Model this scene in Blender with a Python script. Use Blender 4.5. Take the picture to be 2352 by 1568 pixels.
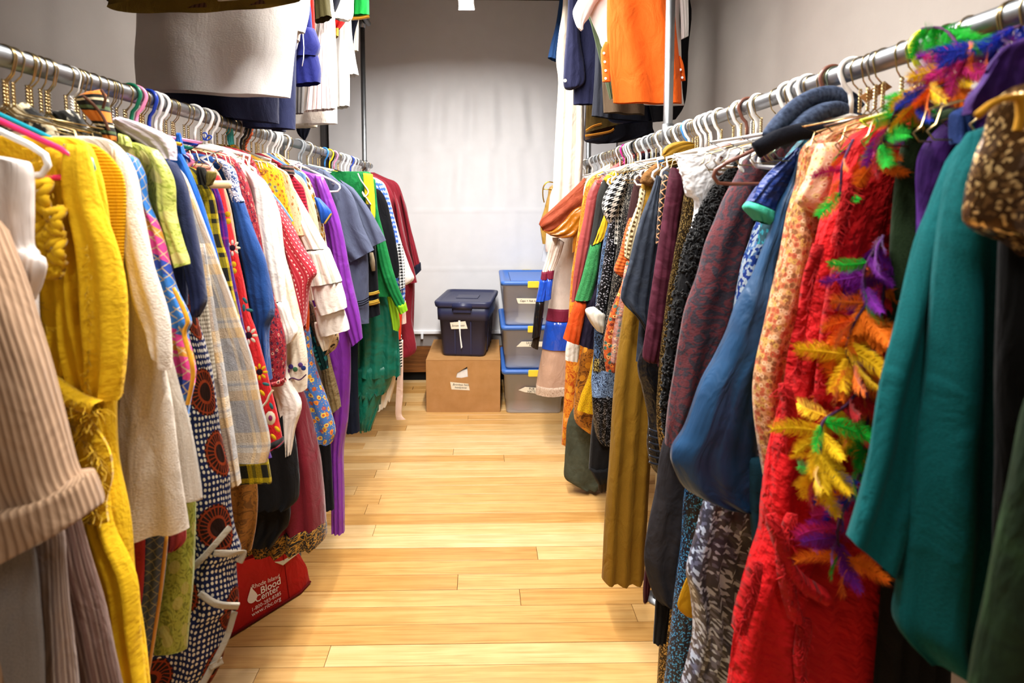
import bpy, bmesh, math, random
from mathutils import Vector, Matrix, noise
R = math.radians
rnd = random.Random(7)
for o in list(bpy.data.objects): bpy.data.objects.remove(o)
S = bpy.context.scene
COL = S.collection
# ------------------------------------------------------------------ camera
IW, IH, FPX = 2352, 1568, 1290.0
CZ, YAW, PIT = 1.45, R(1.0), R(4.2)
VX, VY = 1105.0, 457.0
PPX = VX + FPX * math.tan(YAW) / math.cos(PIT)
PPY = VY + FPX * math.tan(PIT)
cf = Vector((math.sin(YAW) * math.cos(PIT), math.cos(YAW) * math.cos(PIT), -math.sin(PIT)))
cr = Vector((math.cos(YAW), -math.sin(YAW), 0))
cu = cr.cross(cf)
cam = bpy.data.cameras.new('camera'); co = bpy.data.objects.new('camera', cam); COL.objects.link(co)
co.location = (0, 0, CZ); co.rotation_euler = (R(90) - PIT, 0, -YAW)
cam.sensor_width = 36; cam.lens = FPX / IW * 36
cam.shift_x = 0.5 - PPX / IW; cam.shift_y = (PPY - IH / 2) / IW
cam.clip_start = 0.02
cam.dof.use_dof = True; cam.dof.focus_distance = 2.3; cam.dof.aperture_fstop = 4.2
S.camera = co
# ------------------------------------------------------------------ world, exposure
w = bpy.data.worlds.new('world'); S.world = w; w.use_nodes = True
w.node_tree.nodes['Background'].inputs[0].default_value = (.8, .85, 1, 1)
w.node_tree.nodes['Background'].inputs[1].default_value = 0.15
S.view_settings.view_transform = 'Standard'; S.view_settings.look = 'None'
S.view_settings.exposure = 0.25; S.view_settings.gamma = 1; S.view_settings.use_curve_mapping = False
# ceiling lamps (linear luminaires above the aisle)
LZ = 2.557
LAMPS = [(-.082, .45, 3.30, 1.0), (-.082, -2.4, -0.6, .12)]
LAMP_W = 128.0
for (lx, y0, y1, f) in LAMPS:
    L = bpy.data.lights.new('lamp_light', 'AREA'); L.shape = 'RECTANGLE'; L.size = .066; L.size_y = y1 - y0 - .04
    L.energy = LAMP_W * f; L.color = (1, .965, .92); L.spread = R(180)
    lo = bpy.data.objects.new('lamp_light', L); COL.objects.link(lo); lo.location = (lx, (y0 + y1) / 2, LZ - .004)

def P(px, py, d):
    "world point on the plane y = d seen at a photo pixel"
    v = cf + cr * ((px - PPX) / FPX) - cu * ((py - PPY) / FPX)
    k = d / v.y
    return Vector((v.x * k, d, CZ + v.z * k))
def PF(px, py, z=0.0):
    v = cf + cr * ((px - PPX) / FPX) - cu * ((py - PPY) / FPX)
    k = (z - CZ) / v.z
    return Vector((v.x * k, v.y * k, z))
def rail_d(px, X):
    v = cf + cr * ((px - PPX) / FPX) - cu * ((300 - PPY) / FPX)
    return X / v.x * v.y
# ------------------------------------------------------------------ materials
def lin(h):
    if not isinstance(h, str): return tuple(h)[:3] + (1,)
    h = h.lstrip('#'); c = [int(h[i:i + 2], 16) / 255 for i in (0, 2, 4)]
    return tuple((x / 12.92 if x <= .04045 else ((x + .055) / 1.055) ** 2.4) for x in c) + (1,)
class T:
    def __init__(s, name, coord='UV'):
        s.m = bpy.data.materials.new(name); s.m.use_nodes = True; s.nt = s.m.node_tree
        s.b = s.nt.nodes['Principled BSDF']; s.tc = s.nt.nodes.new('ShaderNodeTexCoord'); s.v = s.tc.outputs[coord]
        s._s = None; s.uvc = coord == 'UV'; s.wk = (22, .45)
    def n(s, t, **k):
        n = s.nt.nodes.new('ShaderNode' + t)
        for a, b in k.items(): setattr(n, a, b)
        return n
    def l(s, a, sock):
        if isinstance(a, bpy.types.NodeSocket): s.nt.links.new(a, sock)
        elif a is not None:
            try: sock.default_value = a
            except Exception: sock.default_value = lin(a)
    def uv(s):
        if not s._s:
            n = s.n('SeparateXYZ'); s.l(s.v, n.inputs[0]); s._s = n
        return s._s.outputs[0], s._s.outputs[1]
    def m2(s, op, a, b=None, c=None):
        n = s.n('Math', operation=op); s.l(a, n.inputs[0]); s.l(b, n.inputs[1]); s.l(c, n.inputs[2]); return n.outputs[0]
    def col(s, c):
        if isinstance(c, bpy.types.NodeSocket): return c
        n = s.n('RGB'); n.outputs[0].default_value = lin(c); return n.outputs[0]
    def mix(s, f, a, b, mode='MIX'):
        n = s.n('Mix', data_type='RGBA', blend_type=mode); s.l(f, n.inputs[0])
        s.l(s.col(a), n.inputs[6]); s.l(s.col(b), n.inputs[7]); return n.outputs[2]
    def sc(s, sx, sy, v=None):
        n = s.n('Mapping'); s.l(v or s.v, n.inputs[0]); n.inputs[3].default_value = (sx, sy, 1); return n.outputs[0]
    def rot(s, a, v=None):
        n = s.n('Mapping'); s.l(v or s.v, n.inputs[0]); n.inputs[2].default_value = (0, 0, a); return n.outputs[0]
    def noise(s, scale, detail=3, v=None, dist=0, color=False):
        n = s.n('TexNoise'); s.l(v or s.v, n.inputs['Vector']); n.inputs['Scale'].default_value = scale
        n.inputs['Detail'].default_value = detail; n.inputs['Distortion'].default_value = dist
        return n.outputs[1 if color else 0]
    def vor(s, scale, v=None, rn=1.0, feat='F1'):
        n = s.n('TexVoronoi', feature=feat, voronoi_dimensions='2D'); s.l(v or s.v, n.inputs['Vector']); n.inputs['Scale'].default_value = scale
        n.inputs['Randomness'].default_value = rn
        return n.outputs['Distance'], (n.outputs['Color'] if feat == 'F1' else None)
    def ramp(s, f, stops, const=False):
        n = s.n('ValToRGB'); s.l(f, n.inputs[0]); e = n.color_ramp.elements
        if const: n.color_ramp.interpolation = 'CONSTANT'
        while len(e) < len(stops): e.new(.5)
        for x, (p, c) in zip(e, stops): x.position = p; x.color = lin(c)
        return n.outputs[0]
    def frac(s, c, period, off=0): return s.m2('FRACT', s.m2('ADD', s.m2('DIVIDE', c, period), off))
    def red(s, c):
        n = s.n('SeparateColor'); s.l(c, n.inputs[0]); return n.outputs[0]
    def bump(s, h, st=.3, d=.01):
        n = s.n('Bump'); s.l(h, n.inputs['Height']); n.inputs['Strength'].default_value = st; n.inputs['Distance'].default_value = d
        if s.uvc:
            mp = s.n('Mapping'); s.l(s.tc.outputs['UV'], mp.inputs[0]); mp.inputs[3].default_value = (1, .4, 1); w2 = s.n('Bump'); s.l(s.noise(s.wk[0], 3, mp.outputs[0], .9), w2.inputs['Height']); w2.inputs['Strength'].default_value = s.wk[1]; w2.inputs['Distance'].default_value = .02
            s.l(w2.outputs[0], n.inputs['Normal'])
        s.l(n.outputs[0], s.b.inputs['Normal'])
    def fin(s, c, rough=.85, sheen=.15, metal=0, spec=.25, bump=None, var=.10, tint=None):
        if var:
            nz = s.noise(9, 4); f = s.ramp(nz, [(.3, (1 - var * 1.6,) * 3), (.7, (1 + var * .4,) * 3)])
            c = s.mix(1.0, c, f, 'MULTIPLY')
        sheen = min(sheen, .4) * .5; s.l(s.col(c), s.b.inputs['Base Color']); s.b.inputs['Roughness'].default_value = rough
        s.b.inputs['Metallic'].default_value = metal; s.b.inputs['Specular IOR Level'].default_value = spec
        s.b.inputs['Sheen Weight'].default_value = sheen; s.b.inputs['Sheen Roughness'].default_value = .4
        if tint: s.b.inputs['Sheen Tint'].default_value = lin(tint)
        if bump: s.bump(s.noise(bump[0], 2), bump[1], bump[2] if len(bump) > 2 else .004)
        return s.m
_mc = {}
def cached(fn):
    def g(*a, **k):
        key = (fn.__name__, repr(a), repr(sorted(k.items())))
        if key not in _mc: _mc[key] = fn(*a, **k)
        return _mc[key]
    return g
@cached
def cloth(c, rough=.9, sheen=.05, bump=(420, .25), var=.10, spec=.2, wk=.45):
    t = T('cloth'); t.wk = (22, wk); return t.fin(c, rough, sheen, 0, spec, bump, var)
@cached
def wool(c, c2=None, scale=160, st=.8):
    t = T('wool'); col = t.ramp(t.noise(scale * 2, 2), [(.25, c2 or c), (.7, c)]) if c2 else c
    return t.fin(col, .95, .06, 0, .1, (scale * 2.5, st, .0012), .08)
@cached
def velvet(c, c2='ffffff', sheen=.8):
    t = T('velvet'); f = t.noise(28, 4, dist=.8); col = t.mix(t.ramp(f, [(.45, (0, 0, 0)), (.72, (.22, .22, .22))]), c, c2)
    return t.fin(col, .75, sheen * .45, 0, .2, (60, .2, .004), .1, tint=c2)
@cached
def satin(c, rough=.35, spec=.5, bump=(14, .2, .02)): return T('satin').fin(c, rough, .1, 0, spec, bump, .06)
@cached
def plastic(c, rough=.35, spec=.5): return T('plastic').fin(c, rough, 0, 0, spec, None, 0)
@cached
def metal(c, rough=.35, bump=None):
    t = T('metal', 'Object'); return t.fin(c, rough, 0, 1, .5, bump, .12)
@cached
def stripes(cols, period, axis=0, ang=0, rough=.9, sheen=.15, bump=(420, .2)):
    t = T('striped_cloth')
    if ang: t.v = t.rot(ang)
    c = t.ramp(t.frac(t.uv()[axis], period), list(cols), True)
    return t.fin(c, rough, sheen, 0, .2, bump)
@cached
def plaid(ucols, vcols, pu, pv, rough=.95, sheen=.3, nz=.25, ang=0):
    t = T('plaid_cloth')
    if ang: t.v = t.rot(ang)
    u, v = t.uv(); a = t.ramp(t.frac(u, pu), list(ucols), True); b = t.ramp(t.frac(v, pv), list(vcols), True)
    c = t.mix(.5, a, b); g = t.ramp(t.noise(330, 2), [(.3, (1 - nz,) * 3), (.7, (1 + nz * .3,) * 3)])
    return t.fin(t.mix(1.0, c, g, 'MULTIPLY'), rough, sheen, 0, .15, (380, .4))
@cached
def floral(base, pal, scale=40, r=.42, core='2a1a10', rough=.85, base2=None, rc=.14, st=.85):
    t = T('floral_cloth'); wv = t.n('VectorMath', operation='ADD'); t.l(t.v, wv.inputs[0])
    nz = t.n('VectorMath', operation='SCALE'); t.l(t.noise(scale * 1.6, 2, color=True), nz.inputs[0]); nz.inputs['Scale'].default_value = .35 / scale
    t.l(nz.outputs[0], wv.inputs[1])
    d, c = t.vor(scale, wv.outputs[0], st); k = t.red(c)
    pc = t.ramp(k, [(i / len(pal), p) for i, p in enumerate(pal)], True)
    bs = t.ramp(t.noise(scale * .7, 3), [(.4, base), (.6, base2)]) if base2 else base
    c1 = t.mix(t.m2('LESS_THAN', d, r), bs, pc); c2 = t.mix(t.m2('LESS_THAN', d, rc), c1, core)
    d2, cc = t.vor(scale * 2.7, None, 1); k2 = t.m2('LESS_THAN', d2, .16); c3 = t.mix(k2, c2, t.ramp(t.red(cc), [(i / len(pal), p) for i, p in enumerate(pal[::-1])], True))
    return t.fin(c3, rough, .15, 0, .25, (420, .2))
@cached
def brocade(a, b, scale=30, c=None, rough=.6, metal_=0, lo=.47, hi=.53, bands=6):
    t = T('brocade_cloth'); f = t.noise(scale, 4, dist=2.2)
    g = t.m2('PINGPONG', t.m2('MULTIPLY', f, bands), 1.0)
    col = t.ramp(g, [(lo - .15, a), (hi + .1, b)])
    if c: d, _ = t.vor(scale * .5); col = t.mix(t.m2('LESS_THAN', d, .22), col, c)
    return t.fin(col, rough, .2, metal_, .35, (scale * 6, .25))
@cached
def glitter(base, hi, scale=330, thr=.72, rough=.3, met=.6, mid=None):
    t = T('glitter_cloth'); d, c = t.vor(scale * 1.5); k = t.red(c)
    col = t.ramp(k, [(0, base), (thr - .2, mid or base), (thr, hi)], True)
    m = t.fin(col, rough, 0, met, .6, None, .12); t.bump(k, .9, .006); return m
@cached
def dots(base, dot, cell=.016, r=.34, big=None):
    t = T('dotted_cloth'); d, _ = t.vor(1 / cell, t.sc(1, .8), .25); col = t.mix(t.m2('LESS_THAN', d, r), base, dot)
    if big:
        vn = t.n('TexVoronoi', voronoi_dimensions='2D'); t.l(t.v, vn.inputs['Vector']); vn.inputs['Scale'].default_value = 7.0; vn.inputs['Randomness'].default_value = .45
        d2 = vn.outputs['Distance']; df = t.n('VectorMath', operation='SUBTRACT'); t.l(t.v, df.inputs[0]); t.l(vn.outputs['Position'], df.inputs[1])
        sp = t.n('SeparateXYZ'); t.l(df.outputs[0], sp.inputs[0]); ang = t.m2('ARCTAN2', sp.outputs[1], sp.outputs[0])
        ry = t.m2('LESS_THAN', t.frac(ang, 2 * math.pi / 26), .3); ry = t.m2('MULTIPLY', ry, t.m2('GREATER_THAN', d2, .14)); ring = t.m2('LESS_THAN', t.m2('ABSOLUTE', t.m2('SUBTRACT', d2, .15)), .02); ring2 = t.m2('LESS_THAN', t.m2('ABSOLUTE', t.m2('SUBTRACT', d2, .29)), .012)
        bc = t.mix(t.m2('MAXIMUM', t.m2('MAXIMUM', ry, ring), ring2), big[0], big[1])
        col = t.mix(t.m2('LESS_THAN', d2, .33), col, bc)
    return t.fin(col, .9, .1, 0, .2, (420, .2))
@cached
def hound(a, b, cell=.011):
    t = T('houndstooth_cloth'); u, v = t.uv(); p = cell * 2
    fu = t.frac(u, p); fv = t.frac(v, p); A = t.m2('LESS_THAN', fu, .5); B = t.m2('LESS_THAN', fv, .5)
    dg = t.m2('LESS_THAN', t.frac(t.m2('ADD', u, v), cell), .5)
    x = t.m2('MULTIPLY', A, B); y = t.m2('ABSOLUTE', t.m2('SUBTRACT', A, B)); k = t.m2('ADD', x, t.m2('MULTIPLY', y, dg))
    return t.fin(t.mix(k, a, b), .95, .2, 0, .15, (420, .3))
@cached
def grid(base, line, cell=.02, wd=.1, ang=.6, bands=None, bp=.22):
    t = T('grid_cloth'); bs = base
    if bands:
        v = t.rot(.9); n = t.n('SeparateXYZ'); t.l(v, n.inputs[0]); bs = t.ramp(t.frac(n.outputs[0], bp), list(bands), True)
    v = t.rot(ang); n = t.n('SeparateXYZ'); t.l(v, n.inputs[0])
    k = t.m2('MAXIMUM', t.m2('LESS_THAN', t.frac(n.outputs[0], cell), wd), t.m2('LESS_THAN', t.frac(n.outputs[1], cell), wd))
    return t.fin(t.mix(k, bs, line), .55, .2, 0, .35, (400, .15))
@cached
def knit(c, c2, period=.006, axis=0):
    t = T('knit_cloth'); f = t.frac(t.uv()[axis], period); h = t.m2('PINGPONG', f, .5)
    m = t.fin(t.ramp(h, [(.05, c2), (.3, c)]), .95, .3, 0, .1); t.bump(h, .6, .004); return m
@cached
def film(c='ffffff', a=.35, rough=.2):
    t = T('plastic_film'); t.fin(c, rough, 0, 0, .6, (30, .9, .02), 0); t.b.inputs['Alpha'].default_value = a; return t.m
@cached
def clearbin(c='dfe4ee', a=.5):
    t = T('clear_plastic', 'Object'); t.fin(c, .28, 0, 0, .5, None, 0); t.b.inputs['Alpha'].default_value = a; return t.m
@cached
def paint(c, rough=.8):
    t = T('painted_wall', 'Object'); return t.fin(c, rough, 0, 0, .2, (90, .08), .03)
@cached
def emit(c, st):
    t = T('lit_lens'); t.fin('ffffff', .5, 0, 0, .2, None, 0)
    t.b.inputs['Emission Color'].default_value = lin(c); t.b.inputs['Emission Strength'].default_value = st; return t.m
@cached
def card(c='b98a58'):
    t = T('cardboard', 'Object'); f = t.noise(14, 4, t.sc(1, 1)); return t.fin(t.ramp(f, [(.3, 'ae7f4c'), (.7, c)]), .9, 0, 0, .1, (300, .1), .05)
def oak(tone, sx=1.0):
    key = ('oak', tone)
    if key in _mc: return _mc[key]
    t = T('oak_plank', 'Object'); g = t.n('ObjectInfo')
    add = t.n('VectorMath', operation='ADD'); t.l(t.v, add.inputs[0])
    cx = t.n('CombineXYZ'); rr = t.m2('MULTIPLY', g.outputs['Random'], 40); t.l(rr, cx.inputs[0]); t.l(rr, cx.inputs[1]); t.l(cx.outputs[0], add.inputs[1])
    v = t.n('Mapping'); t.l(add.outputs[0], v.inputs[0]); v.inputs[3].default_value = (1.0, 38, 38)
    f = t.noise(2.2, 5, v.outputs[0], 1.2); v2 = t.n('Mapping'); t.l(add.outputs[0], v2.inputs[0]); v2.inputs[3].default_value = (.7, 11, 11)
    f2 = t.noise(2.4, 2, v2.outputs[0], .6); ring = t.m2('PINGPONG', t.m2('MULTIPLY', f2, 7), 1.0)
    k = t.m2('ADD', t.m2('MULTIPLY', f, .75), t.m2('MULTIPLY', ring, .22))
    a, b, c = tone
    m = t.fin(t.ramp(k, [(.25, a), (.5, b), (.75, c)]), .32, 0, 0, .45, None, .06); t.bump(f, .04, .002)
    _mc[key] = m; return m
# ------------------------------------------------------------------ mesh helpers
def link(name, me, mat, parent=None, loc=None):
    o = bpy.data.objects.new(name, me); COL.objects.link(o)
    if mat is not None and not me.materials: me.materials.append(mat)
    if parent is not None: o.parent = parent
    if loc is not None: o.location = loc
    return o
def tag(o, label, cat, group=None, kind=None):
    o['label'] = label; o['category'] = cat
    if group: o['group'] = group
    if kind: o['kind'] = kind
    return o
def struct(o): o['kind'] = 'structure'; return o
def empty(name, loc, label=None, cat=None, group=None, rz=0):
    o = bpy.data.objects.new(name, None); COL.objects.link(o); o.location = loc; o.rotation_euler.z = rz; o.empty_display_size = .05
    if label: tag(o, label, cat, group)
    return o
def mk(name, V, Fc, mat, parent=None, uv=None, smooth=True, loc=None):
    me = bpy.data.meshes.new(name); me.from_pydata([tuple(v) for v in V], [], Fc)
    if uv:
        ul = me.uv_layers.new(name='UVMap')
        for l in me.loops: ul.data[l.index].uv = uv[l.vertex_index]
    if smooth: me.polygons.foreach_set('use_smooth', [True] * len(me.polygons))
    me.update(); return link(name, me, mat, parent, loc)
def boxm(name, x0, x1, y0, y1, z0, z1, mat, parent=None, bev=0, taper=0, origin=True, smooth=False):
    c = Vector(((x0 + x1) / 2, (y0 + y1) / 2, z0 if origin else (z0 + z1) / 2))
    bm = bmesh.new(); hx, hy, h = (x1 - x0) / 2, (y1 - y0) / 2, z1 - z0
    vs = [bm.verts.new((sx * (hx - taper * (1 - k)), sy * (hy - taper * (1 - k)), k * h if origin else (k - .5) * h)) for k in (0, 1) for sx, sy in ((-1, -1), (1, -1), (1, 1), (-1, 1))]
    for f in ((3, 2, 1, 0), (4, 5, 6, 7), (0, 1, 5, 4), (1, 2, 6, 5), (2, 3, 7, 6), (3, 0, 4, 7)): bm.faces.new([vs[i] for i in f])
    if bev: bmesh.ops.bevel(bm, geom=list(bm.edges), offset=bev, segments=3, affect='EDGES', profile=.6)
    me = bpy.data.meshes.new(name); bm.to_mesh(me); bm.free()
    if bev or smooth: me.polygons.foreach_set('use_smooth', [bool(bev) and bev > .004] * len(me.polygons))
    if parent is not None and parent.type == 'EMPTY': c = c - parent_world(parent)
    return link(name, me, mat, parent, c)
def parent_world(p):
    v = Vector(p.location); q = p.parent
    while q is not None: v += Vector(q.location); q = q.parent
    return v
def wire(V, Fc, pts, r, n=6, closed=False, cap=True):
    "append a round tube along pts to V, Fc"
    m = len(pts); base = len(V); pts = [Vector(p) for p in pts]; up = Vector((.31, .83, .47))
    for i, p in enumerate(pts):
        a = pts[(i - 1) % m] if (closed or i) else p; b = pts[(i + 1) % m] if (closed or i < m - 1) else p
        tdir = (b - a).normalized(); s1 = tdir.cross(up).normalized(); s2 = tdir.cross(s1)
        rr = r[i] if isinstance(r, (list, tuple)) else r
        for j in range(n):
            an = 2 * math.pi * j / n; V.append(p + s1 * (rr * math.cos(an)) + s2 * (rr * math.sin(an)))
    for i in range(m if closed else m - 1):
        for j in range(n):
            a = base + i * n; b = base + ((i + 1) % m) * n
            Fc.append((a + j, a + (j + 1) % n, b + (j + 1) % n, b + j))
    if cap and not closed:
        Fc.append(tuple(base + j for j in range(n))[::-1]); Fc.append(tuple(base + (m - 1) * n + j for j in range(n)))
def wireobj(name, pts, r, mat, parent=None, n=6, closed=False, loc=None):
    V, Fc = [], []; wire(V, Fc, pts, r, n, closed)
    return mk(name, V, Fc, mat, parent, None, True, loc)
def crom(pts, sub):
    "Catmull-Rom through tuples"
    out = []; n = len(pts)
    for i in range(n - 1):
        p0, p1, p2, p3 = pts[max(i - 1, 0)], pts[i], pts[i + 1], pts[min(i + 2, n - 1)]
        for k in range(sub):
            t = k / sub
            out.append(tuple(.5 * (2 * b + (c - a) * t + (2 * a - 5 * b + 4 * c - e) * t * t + (3 * b - a - 3 * c + e) * t ** 3) for a, b, c, e in zip(p0, p1, p2, p3)))
    out.append(tuple(pts[-1])); return out
_seed = [0]
def tubemesh(name, ch, d, mat, t=.02, n=30, sub=5, folds=3, amp=.004, k=0.0, wr=.003, xref=0.0, off=Vector(), parent=None, grow=True, sq=.75, rag=0.0, smooth=True, seed=None):
    "ch: world chords (x0,z0,x1,z1[,y offset]) from top to bottom; closed cloth tube around them"
    _seed[0] += 1; sd = _seed[0] * 3.71 if seed is None else seed
    ch = [tuple(c) + ((0.0,) if len(c) == 4 else ()) for c in ch]
    rows = crom(ch, sub); NR = len(rows); V = []; UV = []; Fc = []; vl = 0.0; prev = None
    per = max(math.hypot(r[2] - r[0], r[3] - r[1]) for r in rows) * 2
    for i, (x0, z0, x1, z1, dy) in enumerate(rows):
        A = Vector((x0, z0)); B = Vector((x1, z1)); c = (A + B) / 2; h = (B - A) / 2; hl = h.length
        if prev is not None: vl += (c - prev).length
        prev = c; s = i / (NR - 1); tt = min(t, hl * .95 + .001) * min(1, .35 + s * 8)
        am = amp * (s ** .8 if grow else 1)
        for j in range(n + 1):
            a = math.pi + 2 * math.pi * j / n; ca, sa = math.cos(a), math.sin(a); q = (ca + 1) / 2
            p = c + h * ca; y = d + dy + tt * math.copysign(abs(sa) ** sq, sa)
            y += am * math.sin(2 * math.pi * folds * q + sd + (1.5 * math.sin(3 * s + sd) if seed is None else 0)) + k * (p.x - xref)
            nv = noise.noise_vector(Vector((p.x * 9, p.y * 4 + (sa > 0) * 3, sd))); n2 = noise.noise(Vector((p.x * 30, p.y * 13, sd)))
            y += wr * (nv.y * 1.4 + n2 * .7) * min(1, s * 5); xx = p.x + wr * nv.x * min(1, s * 4)
            zz = p.y + (rag * noise.noise(Vector((j * 1.7, sd, 0))) if i == NR - 1 else 0)
            V.append(Vector((xx, y, zz)) - off); UV.append((per * j / n, vl))
    for i in range(NR - 1):
        for j in range(n):
            a = i * (n + 1) + j; Fc.append((a, a + 1, a + n + 2, a + n + 1))
    Fc.append(tuple(range(n))[::-1])
    return mk(name, V, Fc, mat, parent, UV, smooth)
XL, XR, ZR = -.74, .64, 1.67
class G:
    "one garment"
    def __init__(s, name, label, cat, d, side='L', group=None, upper=False, hang='wire', hoff=0.0):
        s.name, s.label, s.cat, s.d, s.side, s.group = name, label, cat, d, side, group; s.root = None; s.objs = []
        s.X = XL if side == 'L' else XR; s.upper = upper
        GARM.append((d, side, upper, name))
        if hang: HANGS.append((hang, d + hoff, side, upper, name))
    def _root(s, zmin):
        if s.root is None: s.root = empty(s.name, (s.X, s.d, zmin), s.label, s.cat, s.group)
        return s.root
    def w(s, chords, dd=0.0, mat=None, name='panel', **kw):
        d = s.d + dd; rt = s._root(min(c[1] for c in chords) if s.root is None else 0); par = rt
        if 'cuff' in name or name in ('flounce', 'gold_fringe'):
            par = next((q for q in reversed(s.objs) if 'sleeve' in q.name), rt)
        o = tubemesh(name, chords, d, mat, off=Vector(rt.location), parent=par, xref=s.X, **kw); s.objs.append(o); return o
    def c(s, chords, mat, name='sleeve', dd=0.0, **kw):
        d = s.d + dd; out = []
        for c in chords:
            a = P(c[0], c[1], d); b = P(c[2], c[3], d); out.append((a.x, a.z, b.x, b.z) + ((c[4],) if len(c) > 4 else ()))
        return s.w(out, dd, mat, name, **kw)
    def body(s, edge, mat, name='body', dd=0.0, hw=None, inner=None, **kw):
        d = s.d + dd; out = []; sg = 1 if s.side == 'L' else -1
        for i, e in enumerate(edge):
            p = P(e[0], e[1], d); xi = 2 * s.X - p.x
            if inner: xi = P(inner[min(i, len(inner) - 1)], e[1], d).x
            elif (s.X - xi) * sg > .25: xi = s.X - sg * .25
            elif (p.x - s.X) * sg < .03: xi = s.X - sg * .05
            if s.side == 'L': xi = max(xi, -1.16)
            else: xi = min(xi, 1.0)
            out.append((xi, p.z, p.x, p.z))
        kw.setdefault('t', .022); kw.setdefault('folds', 4); kw.setdefault('amp', .006); kw.setdefault('n', 36)
        return s.w(out, dd, mat, name, **kw)
HANGS = []; GARM = []
def at_part(parent, name, V, Fc, mat, uv=None, smooth=True):
    off = parent_world(parent); return mk(name, [Vector(v) - off for v in V], Fc, mat, parent, uv, smooth)
# ================================================================== the room
WL, WR, WB, WF, CE = -1.22, 1.06, 4.44, -3.4, 3.06
WALL = paint('a29a93')
def slab(name, x0, x1, y0, y1, z0, z1, mat): return struct(boxm(name, x0, x1, y0, y1, z0, z1, mat))
slab('wall_left', WL - .1, WL, WF, WB, 0, CE, WALL); slab('wall_right', WR, WR + .1, WF, WB, 0, CE, WALL)
slab('wall_back', WL - .1, WR + .1, WB, WB + .1, 0, CE, WALL); slab('wall_front', WL - .1, WR + .1, WF - .1, WF, 0, CE, WALL)
slab('ceiling', WL - .1, WR + .1, WF - .1, WB + .1, CE, CE + .1, paint('6a645f'))
floor = slab('floor', WL - .1, WR + .1, WF - .1, WB + .1, -.12, -.012, paint('3a2614'))
TONES = [('be8b4c', 'd0a262', 'daae70'), ('b88446', 'c99a58', 'd4a666'), ('c89a5e', 'd8b074', 'e1bd86'), ('b07c3e', 'c39250', 'ce9f5e'), ('cda46c', 'dcb780', 'e6c694')]
PW = .085; rows_y0 = 1.738 - 36 * PW
JOINT = {}
for (px, py) in ((1196, 1376), (1050, 1341), (1234, 1276), (840, 1170), (1041, 1036), (1157, 1052), (1460, 1416), (1075, 962)):
    q = PF(px, py); JOINT.setdefault(int((q.y - rows_y0) // PW), []).append(q.x)
TSEL = {int((PF(1100, y).y - rows_y0) // PW): v for y, v in ((1376, 0), (1341, 3), (1248, 4), (1036, 2), (1052, 1), (1416, 1), (1460, 3), (1510, 0), (1070, 2))}
meshes = {}
def plank(x0, x1, y0, ti, z):
    L = round(x1 - x0, 2); key = (L, ti)
    if key not in meshes:
        bm = bmesh.new(); g = .0008
        vs = [bm.verts.new((sx * (L / 2 - g), sy * (PW / 2 - g), z_)) for z_ in (-.012, 0) for sx, sy in ((-1, -1), (1, -1), (1, 1), (-1, 1))]
        for f in ((4, 5, 6, 7), (0, 1, 5, 4), (1, 2, 6, 5), (2, 3, 7, 6), (3, 0, 4, 7)): bm.faces.new([vs[i] for i in f])
        bmesh.ops.bevel(bm, geom=[e for e in bm.edges if all(v.co.z > -.001 for v in e.verts)], offset=.0009, segments=1, affect='EDGES')
        me = bpy.data.meshes.new('plank'); bm.to_mesh(me); bm.free(); meshes[key] = me; me.materials.append(oak(TONES[ti]))
    o = bpy.data.objects.new('plank', meshes[key]); COL.objects.link(o); o.parent = floor
    o.location = Vector(((x0 + x1) / 2, y0 + PW / 2, z)) - parent_world(floor)
r = 0; y = rows_y0
struct_near = slab('floor_2', WL - .1, WR + .1, WF - .1, rows_y0, -.012, 0, paint('c79a5e', .5))
while y < WB - .01:
    xs = [WL - .05, WR + .05]; js = JOINT.get(r)
    if js: xs += js
    else:
        xs.append(WL + rnd.uniform(.35, .75)) if r % 3 else None
        if r % 4 == 1: xs.append(WR - rnd.uniform(.2, .5))
    xs.sort(); base = TSEL.get(r)
    for i in range(len(xs) - 1):
        if xs[i + 1] - xs[i] > .03:
            ti = base if base is not None and i == 0 else rnd.choice([0, 0, 1, 2, 2, 3, 4])
            if r in JOINT and i == 1 and base is not None: ti = {2: 4, 0: 3, 3: 0, 1: 0}.get(base, 2)
            plank(xs[i], xs[i + 1], y, ti, -.0002 * (r % 3))
    y += PW; r += 1
# the back: oak skirting board over a dark recess, grey sill strip
OAKD = T('dark_oak', 'Object'); vv = OAKD.n('Mapping'); OAKD.l(OAKD.v, vv.inputs[0]); vv.inputs[3].default_value = (1.5, 20, 20)
OAKD = OAKD.fin(OAKD.ramp(OAKD.noise(3, 4, vv.outputs[0], 1.0), [(.3, '5a3416'), (.7, '8a5526')]), .45, 0, 0, .4)
struct(boxm('baseboard_back', WL, WR, 4.395, WB, .075, .285, OAKD, bev=.003))
struct(boxm('trim_1', WL, WR, 4.40, WB, .287, .40, paint('8d8580')))
struct(boxm('recess_shade', WL, WR, 4.43, WB, 0, .073, paint('0d0c0b')))  # near-black strip paints the shade of the gap under the skirting board
struct(boxm('trim_3', -1.215, -1.19, 4.33, 4.43, .41, CE, paint('4c4a49')))
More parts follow.
